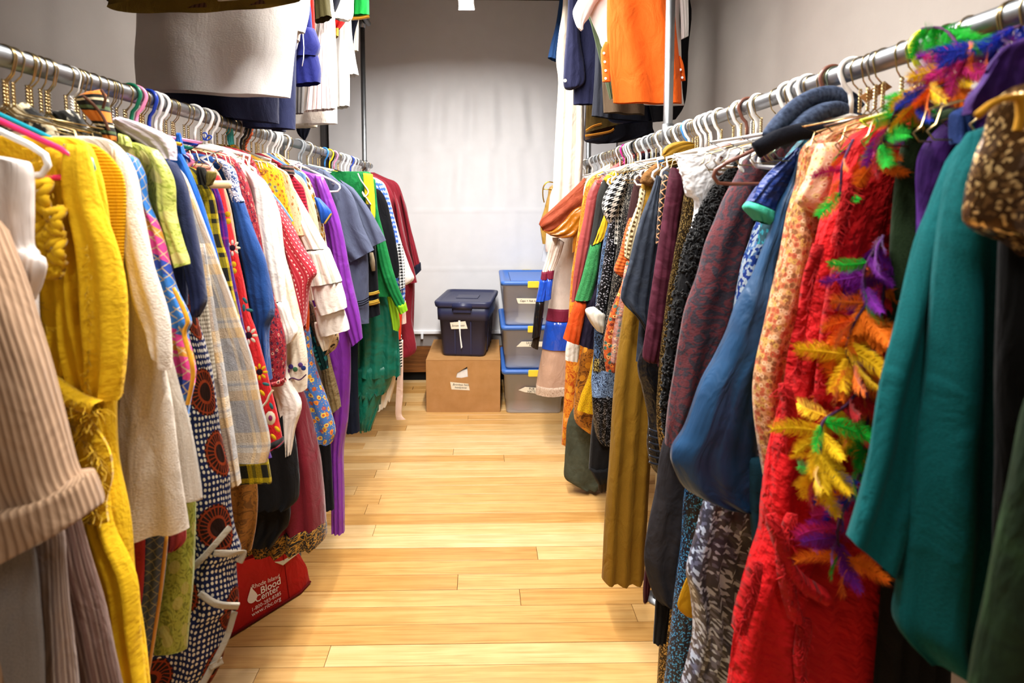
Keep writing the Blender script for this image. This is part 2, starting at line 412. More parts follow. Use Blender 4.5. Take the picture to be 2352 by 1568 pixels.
# white fabric shade over the back wall
sh = empty('window_shade', (-.07, 4.385, .40), 'white fabric shade with stitched horizontal seams covering the back wall', 'shade')
nx, nz = 220, 150; X0, X1, Z0, Z1 = -1.17, 1.05, .41, 2.955
seams = [2.335, 1.83, 1.36, .9]; V, UV, Fc = [], [], []
for i in range(nz + 1):
    z = Z0 + (Z1 - Z0) * i / nz
    top = min([s for s in seams if s > z], default=Z1); bot = max([s for s in seams if s <= z], default=Z0); f = (z - bot) / (top - bot)
    env = math.sin(math.pi * min(1, max(0, f))) ** .7 if z < 2.6 else 0
    st = {2.335: 1.0, 1.83: .65, 1.36: .3, .9: .15}.get(top, .12); ss = min(abs(z - s) for s in seams)
    for j in range(nx + 1):
        x = X0 + (X1 - X0) * j / nx; cxx = math.exp(-((x - .05) / .55) ** 2)
        spread = x / (1 + .18 * (.5 - f) * cxx)
        fo = math.sin(spread * 30 + 1.3 * math.sin(x * 5 + top * 4)) + .5 * math.sin(spread * 53 + top * 9 + .6)
        y = -.010 * st * env * fo * (.25 + cxx) - .003 * math.exp(-(ss / .006) ** 2) + .0025 * noise.noise(Vector((x * 3, z * 2, 1)))
        if top == 2.335 or abs(z - 2.335) < .12: y -= .002 * math.exp(-(ss / .05) ** 2) * math.sin(x * 60 + 3 * math.sin(x * 9)) * cxx
        V.append((x + .07, y, z - .40)); UV.append((x, z))
for i in range(nz):
    for j in range(nx):
        a = i * (nx + 1) + j; Fc.append((a, a + 1, a + nx + 2, a + nx + 1))
mk('shade_fabric', V, Fc, cloth('e4e4e6', .6, 0, (500, .05), .02, .3, 0.0), sh, UV)
boxm('hem_bar', -1.17, 1.05, 4.368, 4.392, .388, .416, plastic('f2f3f6', .4), sh, bev=.005)
boxm('pull_tab', -.475, -.455, 4.352, 4.366, .352, .40, plastic('e8ecf2', .15), sh, bev=.004)
boxm('head_rail', -1.17, 1.05, 4.36, 4.40, 2.958, 2.972, plastic('2a2725', .6), sh)
boxm('valance', -1.17, 1.05, 4.365, 4.40, 2.973, 3.058, cloth('b5b2b0', .7, 0, None, .02), sh)
# luminaires
for i, (lx, y0, y1, f) in enumerate(LAMPS):
    lt = empty('linear_light', (lx, (y0 + y1) / 2, LZ), 'slim white linear ceiling light hung in front of the shade' if i == 0 else 'slim white linear ceiling light hung behind the other light', 'light')
    hous = paint('e6e4e0', .5)
    boxm('housing', lx - .045, lx + .045, y0, y1, LZ + .004, LZ + .06, hous, lt, bev=.003)
    for nm, a in (('side_lip', (lx - .045, lx - .040, y0, y1)), ('side_lip', (lx + .040, lx + .045, y0, y1)), ('end_lip', (lx - .045, lx + .045, y1, y1 + .006)), ('end_lip', (lx - .045, lx + .045, y0 - .006, y0))):
        boxm(nm, *a, LZ - (.030 if nm == 'end_lip' else .012), LZ + .055, hous, lt)
    boxm('lens', lx - .039, lx + .039, y0 + .005, y1 - .005, LZ + .0005, LZ + .0035, emit('ffffff', 9), lt)
    for yy in (y0 + .12, y1 - .12): wireobj('hanging_cable', [Vector((lx, yy, LZ + .055)) - lt.location, Vector((lx, yy, CE)) - lt.location], .0025, metal('888888'), lt)
# ------------------------------------------------------------------ rails and posts
GALV = metal('9a9da0', .42, (40, .15))
def pipe(name, a, b, r, label, cat, mat=GALV):
    a, b = Vector(a), Vector(b); V, Fc = [], []; m = (a + b) / 2; bs = Vector((m.x, m.y, min(a.z, b.z)))
    wire(V, Fc, [a - bs, a * .5 + b * .5 - bs, b - bs], r, 20)
    o = mk(name, V, Fc, mat, None, None, True, bs); return tag(o, label, cat)
DL = rail_d(850, XL); DR = rail_d(1338, XR); PR = rail_d(1527, XR); PLm = rail_d(662, XL); UZ = 2.60
rl = pipe('clothes_rail', (XL, -.6, ZR), (XL, DL, ZR), .0165, 'galvanized clothes rail carrying the row with the yellow gown', 'clothes rail')
rr_ = pipe('clothes_rail', (XR, -.6, ZR), (XR, DR, ZR), .0165, 'galvanized clothes rail carrying the row with the red fringed gown', 'clothes rail')
ul = pipe('upper_clothes_rail', (XL, -.2, UZ), (XL, DL, UZ), .0165, 'galvanized upper clothes rail carrying the big white cloth', 'clothes rail')
ur = pipe('upper_clothes_rail', (XR, 1.9, UZ), (XR, DR, UZ), .0165, 'galvanized upper clothes rail carrying the orange tabard', 'clothes rail')
def post(x, y, z1, label, r=.0155):
    o = empty('support_post', (x, y, 0), label, 'post')
    V, Fc = [], []; wire(V, Fc, [(0, 0, .006), (0, 0, z1)], r, 18); mk('tube', V, Fc, GALV, o)
    for zz in (ZR, UZ):
        V, Fc = [], []; wire(V, Fc, [(0, 0, zz - .035), (0, 0, zz + .035)], r + .004, 16); mk('clamp', V, Fc, GALV, o)
    V, Fc = [], []; wire(V, Fc, [(0, 0, 0), (0, 0, .006)], .04, 18); mk('foot', V, Fc, GALV, o)
post(XL - .034, DL - .03, UZ + .06, 'galvanized post ending the rail beside the maroon robes')
post(XL - .034, PLm, UZ + .06, 'galvanized post between the rails under the big white cloth')
post(XR - .002, PR - .036, CE, 'galvanized post standing in front of the orange tabard', .0155)
post(XR + .034, DR - .03, UZ + .06, 'galvanized post ending the rail behind the cream long trousers')
post(XL - .034, .15, UZ + .06, 'galvanized post at the rail start beside the tan corduroy jacket')
post(XR + .034, .1, UZ + .06, 'galvanized post at the rail start beside the dark green velvet gown')
# ------------------------------------------------------------------ text
def text(parent, body, size, origin, xdir, ydir, mat, name='lettering', shear=0, thick=.0003, align='LEFT', bold=0):
    cv = bpy.data.curves.new(name, 'FONT'); cv.body = body; cv.size = size; cv.shear = shear; cv.extrude = thick; cv.align_x = align; cv.resolution_u = 3; cv.offset = bold
    tmp = bpy.data.objects.new(name, cv); COL.objects.link(tmp); dg = bpy.context.evaluated_depsgraph_get(); dg.update()
    me = bpy.data.meshes.new_from_object(tmp.evaluated_get(dg)); bpy.data.objects.remove(tmp); me.name = name
    o = link(name, me, mat, parent); x = Vector(xdir).normalized(); y = Vector(ydir).normalized(); z = x.cross(y).normalized(); y = z.cross(x)
    M = Matrix((x, y, z)).transposed().to_4x4(); M.translation = Vector(origin); o.matrix_local = M; return o
INK = plastic('2b2622', .8, .1); TAPE = cloth('e9dfc8', .8, 0, (200, .1), .04)
def tape(parent, pts, y, mat=TAPE, name='paper_label'):
    V = [(x, y, z) for x, z in pts] + [(x, y + .001, z) for x, z in pts]; n = len(pts)
    F_ = [tuple(range(n)), tuple(range(2 * n - 1, n - 1, -1))] + [(i, i + n, (i + 1) % n + n, (i + 1) % n) for i in range(n)]
    return mk(name, V, F_, mat, parent, None, False)
# ------------------------------------------------------------------ cardboard box
BY = 3.74
a = P(978, 828, BY); b = P(1149, 957, BY); bx0, bx1, bz1 = a.x, b.x, a.z
box = empty('cardboard_box', ((bx0 + bx1) / 2, BY, 0), 'brown cardboard box with a torn hand hole on the floor under the navy tote', 'box', rz=R(-.8))
CB = card(); hw = (bx1 - bx0) / 2; bd = .56; cxb = (bx0 + bx1) / 2
hole = [P(*q, BY) for q in ((1047, 867), (1050, 856), (1073, 842), (1075, 865), (1060, 868))]
bm = bmesh.new(); fo = [(-hw + .003, 0), (hw - .003, 0), (hw, bz1), (-hw, bz1)]; hl = [(p.x - cxb, p.z) for p in hole]
ov = [bm.verts.new((x, 0, z)) for x, z in fo]; hv = [bm.verts.new((x, 0, z)) for x, z in hl]
es = [bm.edges.new((ov[i], ov[(i + 1) % 4])) for i in range(4)] + [bm.edges.new((hv[i], hv[(i + 1) % 5])) for i in range(5)]
bmesh.ops.triangle_fill(bm, edges=es, use_beauty=True)
ext = bmesh.ops.extrude_face_region(bm, geom=list(bm.faces)); bmesh.ops.translate(bm, verts=[v for v in ext['geom'] if isinstance(v, bmesh.types.BMVert)], vec=(0, .004, 0))
bmesh.ops.recalc_face_normals(bm, faces=list(bm.faces)); me = bpy.data.meshes.new('front_panel'); bm.to_mesh(me); bm.free(); link('front_panel', me, CB, box)
def lbox(name, x0, x1, y0, y1, z0, z1, mat, parent, bev=0):
    bm = bmesh.new(); bmesh.ops.create_cube(bm, size=1); bmesh.ops.scale(bm, vec=(x1 - x0, y1 - y0, z1 - z0), verts=bm.verts)
    if bev: bmesh.ops.bevel(bm, geom=list(bm.edges), offset=bev, segments=2, affect='EDGES')
    me = bpy.data.meshes.new(name); bm.to_mesh(me); bm.free()
    if bev: me.polygons.foreach_set('use_smooth', [bev > .004] * len(me.polygons))
    return link(name, me, mat, parent, ((x0 + x1) / 2, (y0 + y1) / 2, (z0 + z1) / 2))
lbox('side_panel', -hw, -hw + .004, .004, bd, 0, bz1, CB, box); lbox('side_panel', hw - .004, hw, .004, bd, 0, bz1, CB, box); lbox('back_panel', -hw, hw, bd - .004, bd, 0, bz1, CB, box)
lbox('top_flap', -hw, hw, -.001, bd / 2 - .001, bz1, bz1 + .004, CB, box, .0012); lbox('top_flap', -hw, hw, bd / 2 + .001, bd, bz1, bz1 + .004, CB, box, .0012)
lp = [P(*q, BY) for q in ((1034, 877), (1037, 894), (1079, 896), (1076, 881))]
tape(box, [(p.x - cxb, p.z) for p in lp], -.0013)
text(box, 'Brimless hats,', .0205, (lp[0].x - cxb + .016, -.0015, lp[0].z - .024), (1, 0, -.03), (0, 0, 1), INK, shear=.25)
text(box, 'headpieces', .0185, (lp[0].x - cxb + .03, -.0015, lp[0].z - .043), (1, 0, -.03), (0, 0, 1), INK, shear=.25)
# white paper wad seen through the hole
ct = P(1062, 858, BY + .05); V, Fc, UV = [], [], []
tag(tubemesh('tissue_paper', [(ct.x - .04, ct.z + .03, ct.x + .05, ct.z + .05), (ct.x - .06, ct.z, ct.x + .06, ct.z + .01), (ct.x - .05, ct.z - .05, ct.x + .06, ct.z - .05), (ct.x - .06, .01, ct.x + .06, .01)], BY + .026, cloth('f4f0ea'), t=.016, wr=.004), 'crumpled white tissue paper showing through the hole of the cardboard box', 'paper')
# ------------------------------------------------------------------ navy tote
NV = T('navy_tote', 'Object').fin('2c3050', .42, 0, 0, .45, (200, .06), .05)
zt = bz1 + .0045
tote = empty('storage_tote', (-.128, 3.80, zt), 'navy plastic tote with latched lid standing on the cardboard box', 'tote', rz=R(-7))
def rrect(hx, hy, r, n=6):
    out = []
    for cx, cy, a0 in ((hx - r, hy - r, 0), (-hx + r, hy - r, 90), (-hx + r, -hy + r, 180), (hx - r, -hy + r, 270)):
        for i in range(n + 1):
            an = R(a0 + 90 * i / n); out.append((cx + r * math.cos(an), cy + r * math.sin(an)))
    return out
def lathe_rr(name, secs, mat, parent, cy, capb=True, capt=True, smooth=True):
    "secs: (hx, hy, r, z)"
    V, Fc = [], []; n = 0
    for hx, hy, r_, z in secs:
        rr2 = rrect(hx, hy, r_); n = len(rr2); V += [(x, y + cy, z) for x, y in rr2]
    for i in range(len(secs) - 1):
        for j in range(n): a = i * n; Fc.append((a + j, a + (j + 1) % n, a + n + (j + 1) % n, a + n + j))
    if capb: Fc.append(tuple(range(n))[::-1])
    if capt: Fc.append(tuple((len(secs) - 1) * n + j for j in range(n)))
    return mk(name, V, Fc, mat, parent, None, smooth)
TH = .365; ty = .255
tb = lathe_rr('tub', [(.142, .225, .03, 0), (.150, .232, .035, .02), (.166, .248, .035, TH * .70), (.178, .258, .035, TH * .705), (.182, .264, .035, TH * .985)], NV, tote, ty)
for x in (-.055, .055): lbox('rib', x - .004, x + .004, ty - .2455, ty - .235, .014, TH * .68, NV, tb, .002).rotation_euler.x = .075
for k_ in range(3): lbox('rib', .152, .163, ty - .12 + .12 * k_ - .004, ty - .12 + .12 * k_ + .004, .02, TH * .68, NV, tb, .002).rotation_euler.y = .065
lid = lathe_rr('lid', [(.192, .272, .045, TH * .955), (.196, .276, .05, TH * .975), (.2, .28, .05, TH + .014), (.196, .276, .05, TH + .022), (.176, .254, .04, TH + .024), (.168, .246, .035, TH + .012), (.165, .243, .035, TH + .010)], NV, tote, ty)
lbox('lid_panel', -.08, .08, ty - .06, ty + .08, TH + .009, TH + .013, NV, lid, .002)
lbox('lid_handle', -.068, .068, ty - .292, ty - .26, TH * .925, TH + .016, NV, lid, .006)
lbox('latch', -.060, .060, ty - .281, ty - .26, TH * .86, TH * .93, NV, tote, .003)
yf = ty - .268
def tf(px, py):
    p = P(px, py, 3.79); return (p.x + .128, p.z - zt)
lp = [tf(*q) for q in ((1033, 742), (1036, 757), (1074, 755), (1069, 738))]; tape(tote, lp, ty - .256)
text(tote, 'Straw hats', .021, (lp[0][0] + .012, ty - .2564, lp[1][1] + .017), (1, 0, .05), (0, 0, 1), INK, shear=.2)
tape(tote, [tf(*q) for q in ((1051, 723), (1057, 722), (1058, 770), (1062, 798), (1059, 801), (1056, 775))], ty - .2575, cloth('f1f0ec', .7), 'torn_tape')
tape(tote, [tf(*q) for q in ((1057, 728), (1061, 722), (1060, 730))], ty - .2575, cloth('f1f0ec', .7), 'torn_tape')
# ------------------------------------------------------------------ clear bins
BLID = plastic('3f6fc0', .4); YEL = plastic('efd23c', .4); CLR = clearbin()
z0 = 0.0; cx0 = .354; CF = 3.67
BL = [('Fur', 'hats', 'FUR HATS bin'), ('Uniform', 'Hats', 'middle'), ('Caps + Felt hats', '', 'top')]
for i in range(3):
    lab = ['clear plastic bin with blue lid on the floor, labelled Fur hats', 'clear plastic bin with blue lid in the middle of the stack', 'clear plastic bin with blue lid on top of the stack, labelled Caps'][i]
    h = (.292, .28, .285)[i]; bn = empty('clear_storage_bin', (cx0 + (0, -.004, -.006)[i], CF + (0, .012, .006)[i], z0), lab, 'bin', 'clear bins with blue lids', rz=R((-1.0, 0, -.5)[i])); cy = .315
    lathe_rr('tub', [(.182, .27, .03, .001), (.186, .275, .03, .012), (.190, .28, .03, h * .34), (.194, .284, .03, h * .345), (.202, .298, .03, h * .93), (.212, .305, .03, h * .94), (.213, .306, .03, h - .004)], CLR, bn, cy, True, False)
    ld = lathe_rr('lid', [(.217, .310, .03, h - .012), (.219, .312, .03, h + .008), (.214, .307, .03, h + .016), (.19, .283, .025, h + .016), (.186, .279, .025, h + .008)], BLID, bn, cy)
    lbox('lid_panel', -.15, .15, cy - .23, cy + .23, h + .006, h + .010, BLID, ld, .002)
    for yy in (cy - .316, cy + .303): lbox('latch', -.04, .035, yy, yy + .014, h - .026, h + .018, YEL, bn, .003)
    if i == 0: lp = [(-.105, .17), (-.06, .192), (.025, .185), (.033, .168), (.02, .146), (-.06, .155)]
    elif i == 1: lp = [(-.115, .155), (-.08, .19), (.07, .19), (.07, .155)]
    else: lp = [(-.105, .158), (-.115, .188), (.06, .185), (.06, .15), (-.1, .152)]
    yl = cy - .300; o = tape(bn, lp, yl)
    if i == 2: text(bn, 'Caps + Felt hats', .019, (-.092, yl - .0008, .165), (1, 0, -.03), (0, 0, 1), INK, shear=.2)
    elif i == 0:
        text(bn, 'FUR', .022, (-.035, yl - .0006, .172), (1, 0, -.05), (0, 0, 1), INK); text(bn, 'HATS', .022, (-.045, yl - .0006, .153), (1, 0, -.02), (0, 0, 1), INK)
    else:
        text(bn, 'Uniform', .022, (-.05, yl - .0006, .174), (1, 0, 0), (0, 0, 1), INK, shear=.1); text(bn, 'Hats', .022, (-.03, yl - .0006, .158), (1, 0, 0), (0, 0, 1), INK, shear=.1)
    # hats kept inside
    hats = [[(-.07, .15, '9a6a66', .075, 'dusty pink fur hat pressed against the wall of the lowest bin'), (.08, .36, '6e665f', .085, 'grey fur hat lying inside the lowest bin')],
            [(-.05, .15, '8d8a8e', .09, 'grey uniform hat seen through the middle bin'), (.06, .4, '5a5560', .09, 'dark uniform hat behind the grey one in the middle bin')],
            [(-.03, .16, 'c9c2b8', .09, 'pale felt hat curled inside the topmost bin'), (.06, .42, '77726f', .09, 'grey felt hat behind the pale one in the topmost bin')]][i]
    for hx, hy, hc, hr, hlab in hats:
        bl = bn.location; ht = empty('hat', (bl.x + hx, bl.y + hy, bl.z + .006), hlab, 'hat'); V, Fc = [], []; pr = [(hr, 0), (hr * .98, .01), (hr * .72, .03), (hr * .70, .12), (hr * .6, .165), (hr * .25, .18), (.004, .182)]
        for rr2, zz in pr: V += [(rr2 * math.cos(2 * math.pi * q / 24) * (1 + .05 * math.sin(q)), rr2 * math.sin(2 * math.pi * q / 24), zz) for q in range(24)]
        for u in range(len(pr) - 1):
            for q in range(24): Fc.append((u * 24 + q, u * 24 + (q + 1) % 24, u * 24 + 24 + (q + 1) % 24, u * 24 + 24 + q))
        mk('crown', V, Fc, wool(hc), ht)
    z0 += h + .0165
# ================================================================== clothes on the rail with the yellow gown
def CH(*pts):
    "two edges given as pixel lists -> chords"
    a, b = pts; n = max(len(a), len(b)); return [tuple(a[min(i, len(a) - 1)]) + tuple(b[min(i, len(b) - 1)]) for i in range(n)]
def fringe(parent, name, pts, mat, L=.03, n=60, r=.0009, seed=1, down=.6):
    "loose threads along world points"
    q = random.Random(seed); V, Fc = [], []
    for i in range(n):
        s = q.random() * (len(pts) - 1); k = int(s); f = s - k; a, b = pts[k], pts[min(k + 1, len(pts) - 1)]
        p = Vector(a) * (1 - f) + Vector(b) * f; v = Vector((q.uniform(-1, 1), q.uniform(-.8, .3), q.uniform(-1, .6) - down)).normalized() * L * q.uniform(.4, 1.2)
        u = Vector((q.uniform(-1, 1), q.uniform(-1, 1), q.uniform(-1, 1))) * L * .25
        wire(V, Fc, [p, p + v * .5 + u, p + v], r, 3, cap=False)
    o = at_part(parent, name, V, Fc, mat); o['kind'] = 'stuff'; return o
def pts3(px, d): return [P(a, b, d) for a, b in px]
def ribbon(g, name, px, wd, mat, dd=-.02, t=.004, **kw):
    "a flat band of width wd (px) following pixel points"
    ch = []
    dys = [q[2] if len(q) > 2 else 0.0 for q in px]; px = [q[:2] for q in px]
    for i, (x, y) in enumerate(px):
        a = px[max(i - 1, 0)]; b = px[min(i + 1, len(px) - 1)]; L = math.hypot(b[0] - a[0], b[1] - a[1]) or 1
        nx_, ny_ = -(b[1] - a[1]) / L * wd / 2, (b[0] - a[0]) / L * wd / 2; ch.append((x - nx_, y - ny_, x + nx_, y + ny_, dys[i]))
    kw.setdefault('amp', 0); kw.setdefault('wr', .001); kw.setdefault('n', 12); return g.c(ch, mat, name, dd, t=t, **kw)
def disc(g, name, px, py, rpx, mat, dd, sx=1, rot=0, parent=None, hgt=.35):
    "small raised embroidered motif"
    d = g.d + dd; c = P(px, py, d); e = P(px + rpx, py, d); r_ = abs(e.x - c.x); V, Fc = [], []; n = 10
    for k_, (f, h_) in enumerate(((1, 0), (.75, .6), (.3, 1))):
        for j in range(n):
            a = 2 * math.pi * j / n; x, z = r_ * f * math.cos(a) * sx, r_ * f * math.sin(a); V.append((c.x + x * math.cos(rot) - z * math.sin(rot), d - h_ * hgt * r_ * .4, c.z + x * math.sin(rot) + z * math.cos(rot)))
    for k_ in range(2):
        for j in range(n): Fc.append((k_ * n + j, k_ * n + (j + 1) % n, k_ * n + n + (j + 1) % n, k_ * n + n + j))
    Fc.append(tuple(2 * n + j for j in range(n))); return at_part(parent or g.root, name, V, Fc, mat)
def flower(g, px, py, r_, petal, core, dd, n=8, name='embroidered_flower'):
    o = disc(g, name, px, py, r_ * .38, core, dd)
    for k_ in range(n):
        a = 2 * math.pi * k_ / n; d = g.d + dd; c = P(px + r_ * .68 * math.cos(a), py - r_ * .68 * math.sin(a), d); V, Fc = [], []
        e = P(px + r_, py, d).x - P(px, py, d).x
        for j in range(8):
            b = 2 * math.pi * j / 8; x, z = e * .32 * math.cos(b), e * .17 * math.sin(b); V.append(Vector((c.x + x * math.cos(a) - z * math.sin(a), d - .0005, c.z + x * math.sin(a) + z * math.cos(a))))
        V.append(Vector((c.x, d - .0025, c.z))); Fc = [(j, (j + 1) % 8, 8) for j in range(8)]
        off = parent_world(o) if o.parent is None else Vector(o.parent.location) + Vector(o.location); mk('petal', [v - off for v in V], Fc, petal, o)

CORD = knit('a98a6e', '7d6048', .0065)
g = G('corduroy_jacket', 'tan ribbed corduroy jacket at the near end of the row with the yellow gown', 'jacket', .62, hang=None)
g.body([(-160, 420), (-60, 520), (-20, 800), (20, 1260), (38, 1350), (58, 1560), (60, 1640)], CORD, dd=.03, t=.016)
g.c([(-270, 480, -30, 480), (-230, 650, 32, 640), (-190, 800, 82, 790), (-160, 950, 128, 940), (-130, 1100, 164, 1075), (-110, 1180, 188, 1120)], CORD, 'sleeve', t=.045, folds=2, amp=.006)
g.c([(-115, 1165, 192, 1088), (-100, 1270, 216, 1160), (-90, 1310, 214, 1172)], CORD, 'cuff', t=.049, amp=.004)
g = G('satin_blouse', 'white satin blouse draped beside the tan corduroy jacket', 'blouse', .69, hang=None)
SAT = satin('d9cfc8', .4)
g.body([(-60, 350), (40, 366), (72, 385), (74, 480), (72, 560), (84, 590), (78, 680), (82, 760), (96, 850), (110, 1000), (120, 1150)], SAT, t=.02, folds=5, amp=.012, inner=[-260])
g.c([(66, 575, 98, 592), (60, 620, 102, 612), (66, 660, 92, 655), (66, 690, 78, 690)], SAT, 'cuff', dd=-.02, t=.012)
g = G('tweed_skirt', 'grey tweed skirt under the tan corduroy cuff', 'skirt', .655, hang=None)
g.body([(-60, 700), (35, 1000), (62, 1200), (78, 1300), (92, 1420), (108, 1640)], wool('8b8580', '6a645f', 260), t=.014, amp=.008)
g = G('striped_trousers', 'beige and mauve striped trousers beside the grey tweed skirt', 'trousers', .685, hang=None)
g.body([(-20, 800), (100, 1100), (148, 1210), (158, 1300), (172, 1430), (195, 1640)], stripes(((0, '8f7a70'), (.35, 'b8a79a'), (.5, '7b675f'), (.8, 'a89488')), .024, 0), t=.014, folds=5, amp=.008)
g = G('pleated_skirt', 'mauve brown pleated skirt between striped trousers and yellow gown', 'skirt', .715, hang=None)
g.body([(20, 700), (130, 1000), (182, 1190), (205, 1270), (240, 1400), (290, 1620)], stripes(((0, '6d5148'), (.4, '8c7468'), (.6, '5c443d'), (.85, '7d655b')), .02, 0), t=.015, folds=6, amp=.008)
# yellow gown
YL = cloth('e8ba18', .85, .05, (160, .35), .12); YF = cloth('dcae16', .95, .3, (90, .9, .01), .25)
g = G('yellow_gown', 'bright yellow draped gown with braids and frayed edges hung under the teal hanger', 'gown', .80, hang='teal', hoff=-.05)
g.body([(60, 318), (190, 322), (232, 400), (250, 520), (266, 640), (275, 800), (262, 930), (268, 1060), (296, 1200), (306, 1330), (322, 1440), (345, 1640)], YL, t=.024, folds=6, amp=.010, inner=[-130])
for nm, ch, t_ in (('drape', [(150, 330, 200, 335), (150, 450, 226, 450), (175, 560, 262, 560), (182, 680, 284, 680), (196, 800, 282, 800), (198, 905, 268, 920)], .014),
                   ('drape', [(105, 340, 150, 338), (118, 440, 160, 440), (128, 560, 178, 560), (138, 700, 184, 700), (140, 800, 206, 800), (160, 900, 220, 905)], .016),
                   ('drape', [(70, 400, 108, 400), (72, 520, 112, 520), (78, 650, 130, 650), (80, 760, 150, 760), (92, 880, 160, 880)], .014),
                   ('drape', [(78, 690, 100, 690), (80, 780, 132, 790), (95, 880, 175, 880), (120, 950, 215, 940)], .012)):
    g.c(ch, YL, nm, dd=-.034 if t_ < .016 else -.028, t=t_, folds=2, amp=.008, wr=.005)
ribbon(g, 'frayed_sash', [(96, 865), (140, 900), (180, 925), (222, 938)], 34, YF, dd=-.06, t=.012, wr=.006)
ribbon(g, 'frayed_sash', [(150, 930), (190, 985), (225, 1040), (232, 1090), (218, 1150), (222, 1200)], 40, YF, dd=-.05, t=.010, wr=.008)
g.c([(150, 960, 225, 950), (165, 1080, 242, 1060), (185, 1200, 250, 1200), (215, 1330, 305, 1330), (235, 1470, 318, 1460), (255, 1640, 342, 1640)], YL, 'skirt_drape', dd=-.03, t=.012, folds=3, amp=.01)
for x0 in (96, 128):
    V, Fc = [], []; q = pts3([(x0, 415), (x0 - 3, 480), (x0 - 6, 560), (x0 + (8 if x0 < 100 else -2), 610), (x0 + (26 if x0 < 100 else -4), 632)] if x0 < 100 else [(128, 480), (122, 530), (128, 580), (118, 625)], g.d - .058)
    q = crom([tuple(v) for v in q], 6)
    for ph in (0, 2.1, 4.2):
        wire(V, Fc, [Vector(v) + Vector((.008 * math.sin(i * .8 + ph), .006 * math.sin(i * 1.6 + ph), 0)) for i, v in enumerate(q)], .0065, 7)
    at_part(g.root, 'braid', V, Fc, YF)
fringe(g.root, 'frayed_threads', pts3([(100, 870), (150, 910), (225, 940), (180, 980), (232, 1060), (220, 1180)], g.d - .06), YF, .022, 260, .0006)
fringe(g.root, 'frayed_threads', pts3([(90, 340), (100, 420), (95, 560), (75, 680), (100, 760)], g.d - .055), YF, .016, 140, .0006, 4)
fringe(g.root, 'frayed_threads', pts3([(200, 560), (205, 780), (200, 900)], g.d - .05), YF, .010, 70, .0005, 5)
g = G('yellow_ribbed_dress', 'golden yellow dress with finely ribbed sleeve behind the yellow draped gown', 'dress', .845, hang='pink', hoff=-.085)
g.body([(150, 322), (215, 332), (262, 372), (288, 430), (290, 560), (284, 690), (290, 900)], knit('d8a51a', 'c8950f', .005, 1), t=.014)
# cream coat
CW = wool('e6dccd', 'cdbfae', 140, 1.0)
g = G('wool_coat', 'cream bouclé wool coat with long flared skirt beside the yellow gown', 'coat', .90, hang='wire')
g.body([(205, 312), (258, 324), (298, 368), (314, 430), (342, 560), (378, 740), (412, 880), (438, 980), (464, 1130), (462, 1146)], CW, dd=.012, t=.014, folds=3, amp=.006)
g.c([(250, 330, 290, 370), (270, 480, 318, 480), (280, 640, 340, 640), (282, 800, 368, 800), (275, 900, 388, 900), (264, 1000, 404, 1000), (256, 1120, 418, 1110), (243, 1248, 430, 1214)], CW, 'front_panel', dd=-.016, t=.010, folds=2, amp=.006, wr=.004)
g.c([(262, 335, 300, 372), (275, 430, 320, 450), (282, 540, 340, 560), (296, 640, 362, 650), (308, 700, 384, 735), (330, 745, 388, 800), (352, 800, 384, 850)], CW, 'sleeve', dd=-.034, t=.022, folds=2, amp=.004, wr=.006)
g = G('sari_scarf', 'blue and pink checked silk scarf with gold edge beside the cream coat', 'scarf', .945, hang='wire')
SA = grid('2f6fc0', 'c9b48a', .016, .10, .5, ((0, '2f78c8'), (.3, '2a49a8'), (.42, 'd8418c'), (.62, 'c98a2c'), (.7, 'd8418c'), (.8, '2f78c8')), .16)
g.c([(290, 350, 318, 366), (290, 400, 334, 405), (290, 457, 340, 462), (290, 526, 368, 530), (300, 591, 384, 594), (310, 660, 402, 664), (320, 733, 432, 735), (330, 767, 425, 770), (340, 851, 444, 853), (350, 928, 432, 930), (350, 1010, 428, 1000)], SA, 'draped_panel', t=.012, folds=5, amp=.012)
g.c([(300, 1000, 400, 1000), (300, 1150, 386, 1160), (302, 1240, 382, 1240), (300, 1380, 366, 1380), (290, 1600, 330, 1600)], grid('3a4a72', '8d8a80', .014, .1, .7), 'lower_panel', dd=-.008, t=.008)
ribbon(g, 'gold_border', [(398, 660), (430, 733), (423, 768), (443, 852), (431, 928)], 8, satin('d8981c', .45), dd=-.018)
ribbon(g, 'gold_border', [(383, 1225), (366, 1380), (331, 1600)], 7, satin('b57a18', .5), dd=-.02)
ribbon(g, 'red_border', [(322, 1200), (318, 1330), (310, 1400)], 26, cloth('a8343c'), dd=-.022)
LG = brocade('8f9a32', 'b9bd5c', 40, 'c8c070', .45, .1)
g = G('brocade_jacket', 'lime green brocade jacket with standing collar beside the checked silk scarf', 'jacket', .985, hang='wire')
g.body([(262, 330), (300, 326), (338, 338), (364, 380), (372, 450), (385, 530), (392, 640), (416, 860), (436, 1060), (444, 1152), (442, 1326), (431, 1472), (428, 1490)], brocade('6d7420', '99a03c', 36, 'a8a458', .5), t=.018, amp=.004)
g.c([(272, 306, 292, 312), (276, 330, 304, 338)], LG, 'collar', dd=-.01, t=.02)
g.c([(325, 332, 362, 345), (350, 365, 384, 390), (360, 410, 396, 430), (364, 470, 400, 490), (378, 535, 414, 545), (392, 590, 430, 590), (399, 616, 434, 606)], LG, 'sleeve', dd=-.02, t=.022, folds=2, amp=.003, wr=.005)
g = G('rust_red_skirt', 'small rust red hem showing below the cream coat', 'skirt', .965, hang=None)
g.c([(340, 1100, 425, 1100), (372, 1200, 427, 1200), (380, 1250, 427, 1240), (385, 1266, 405, 1262)], cloth('a03a3c'), 'body', dd=.0, t=.006, folds=3, amp=.003)
g = G('navy_jacket', 'dark navy jacket with short cut sleeve between green brocade and plaid coat', 'jacket', 1.03, hang='wire')
NVY = cloth('1e2647', .8, .3)
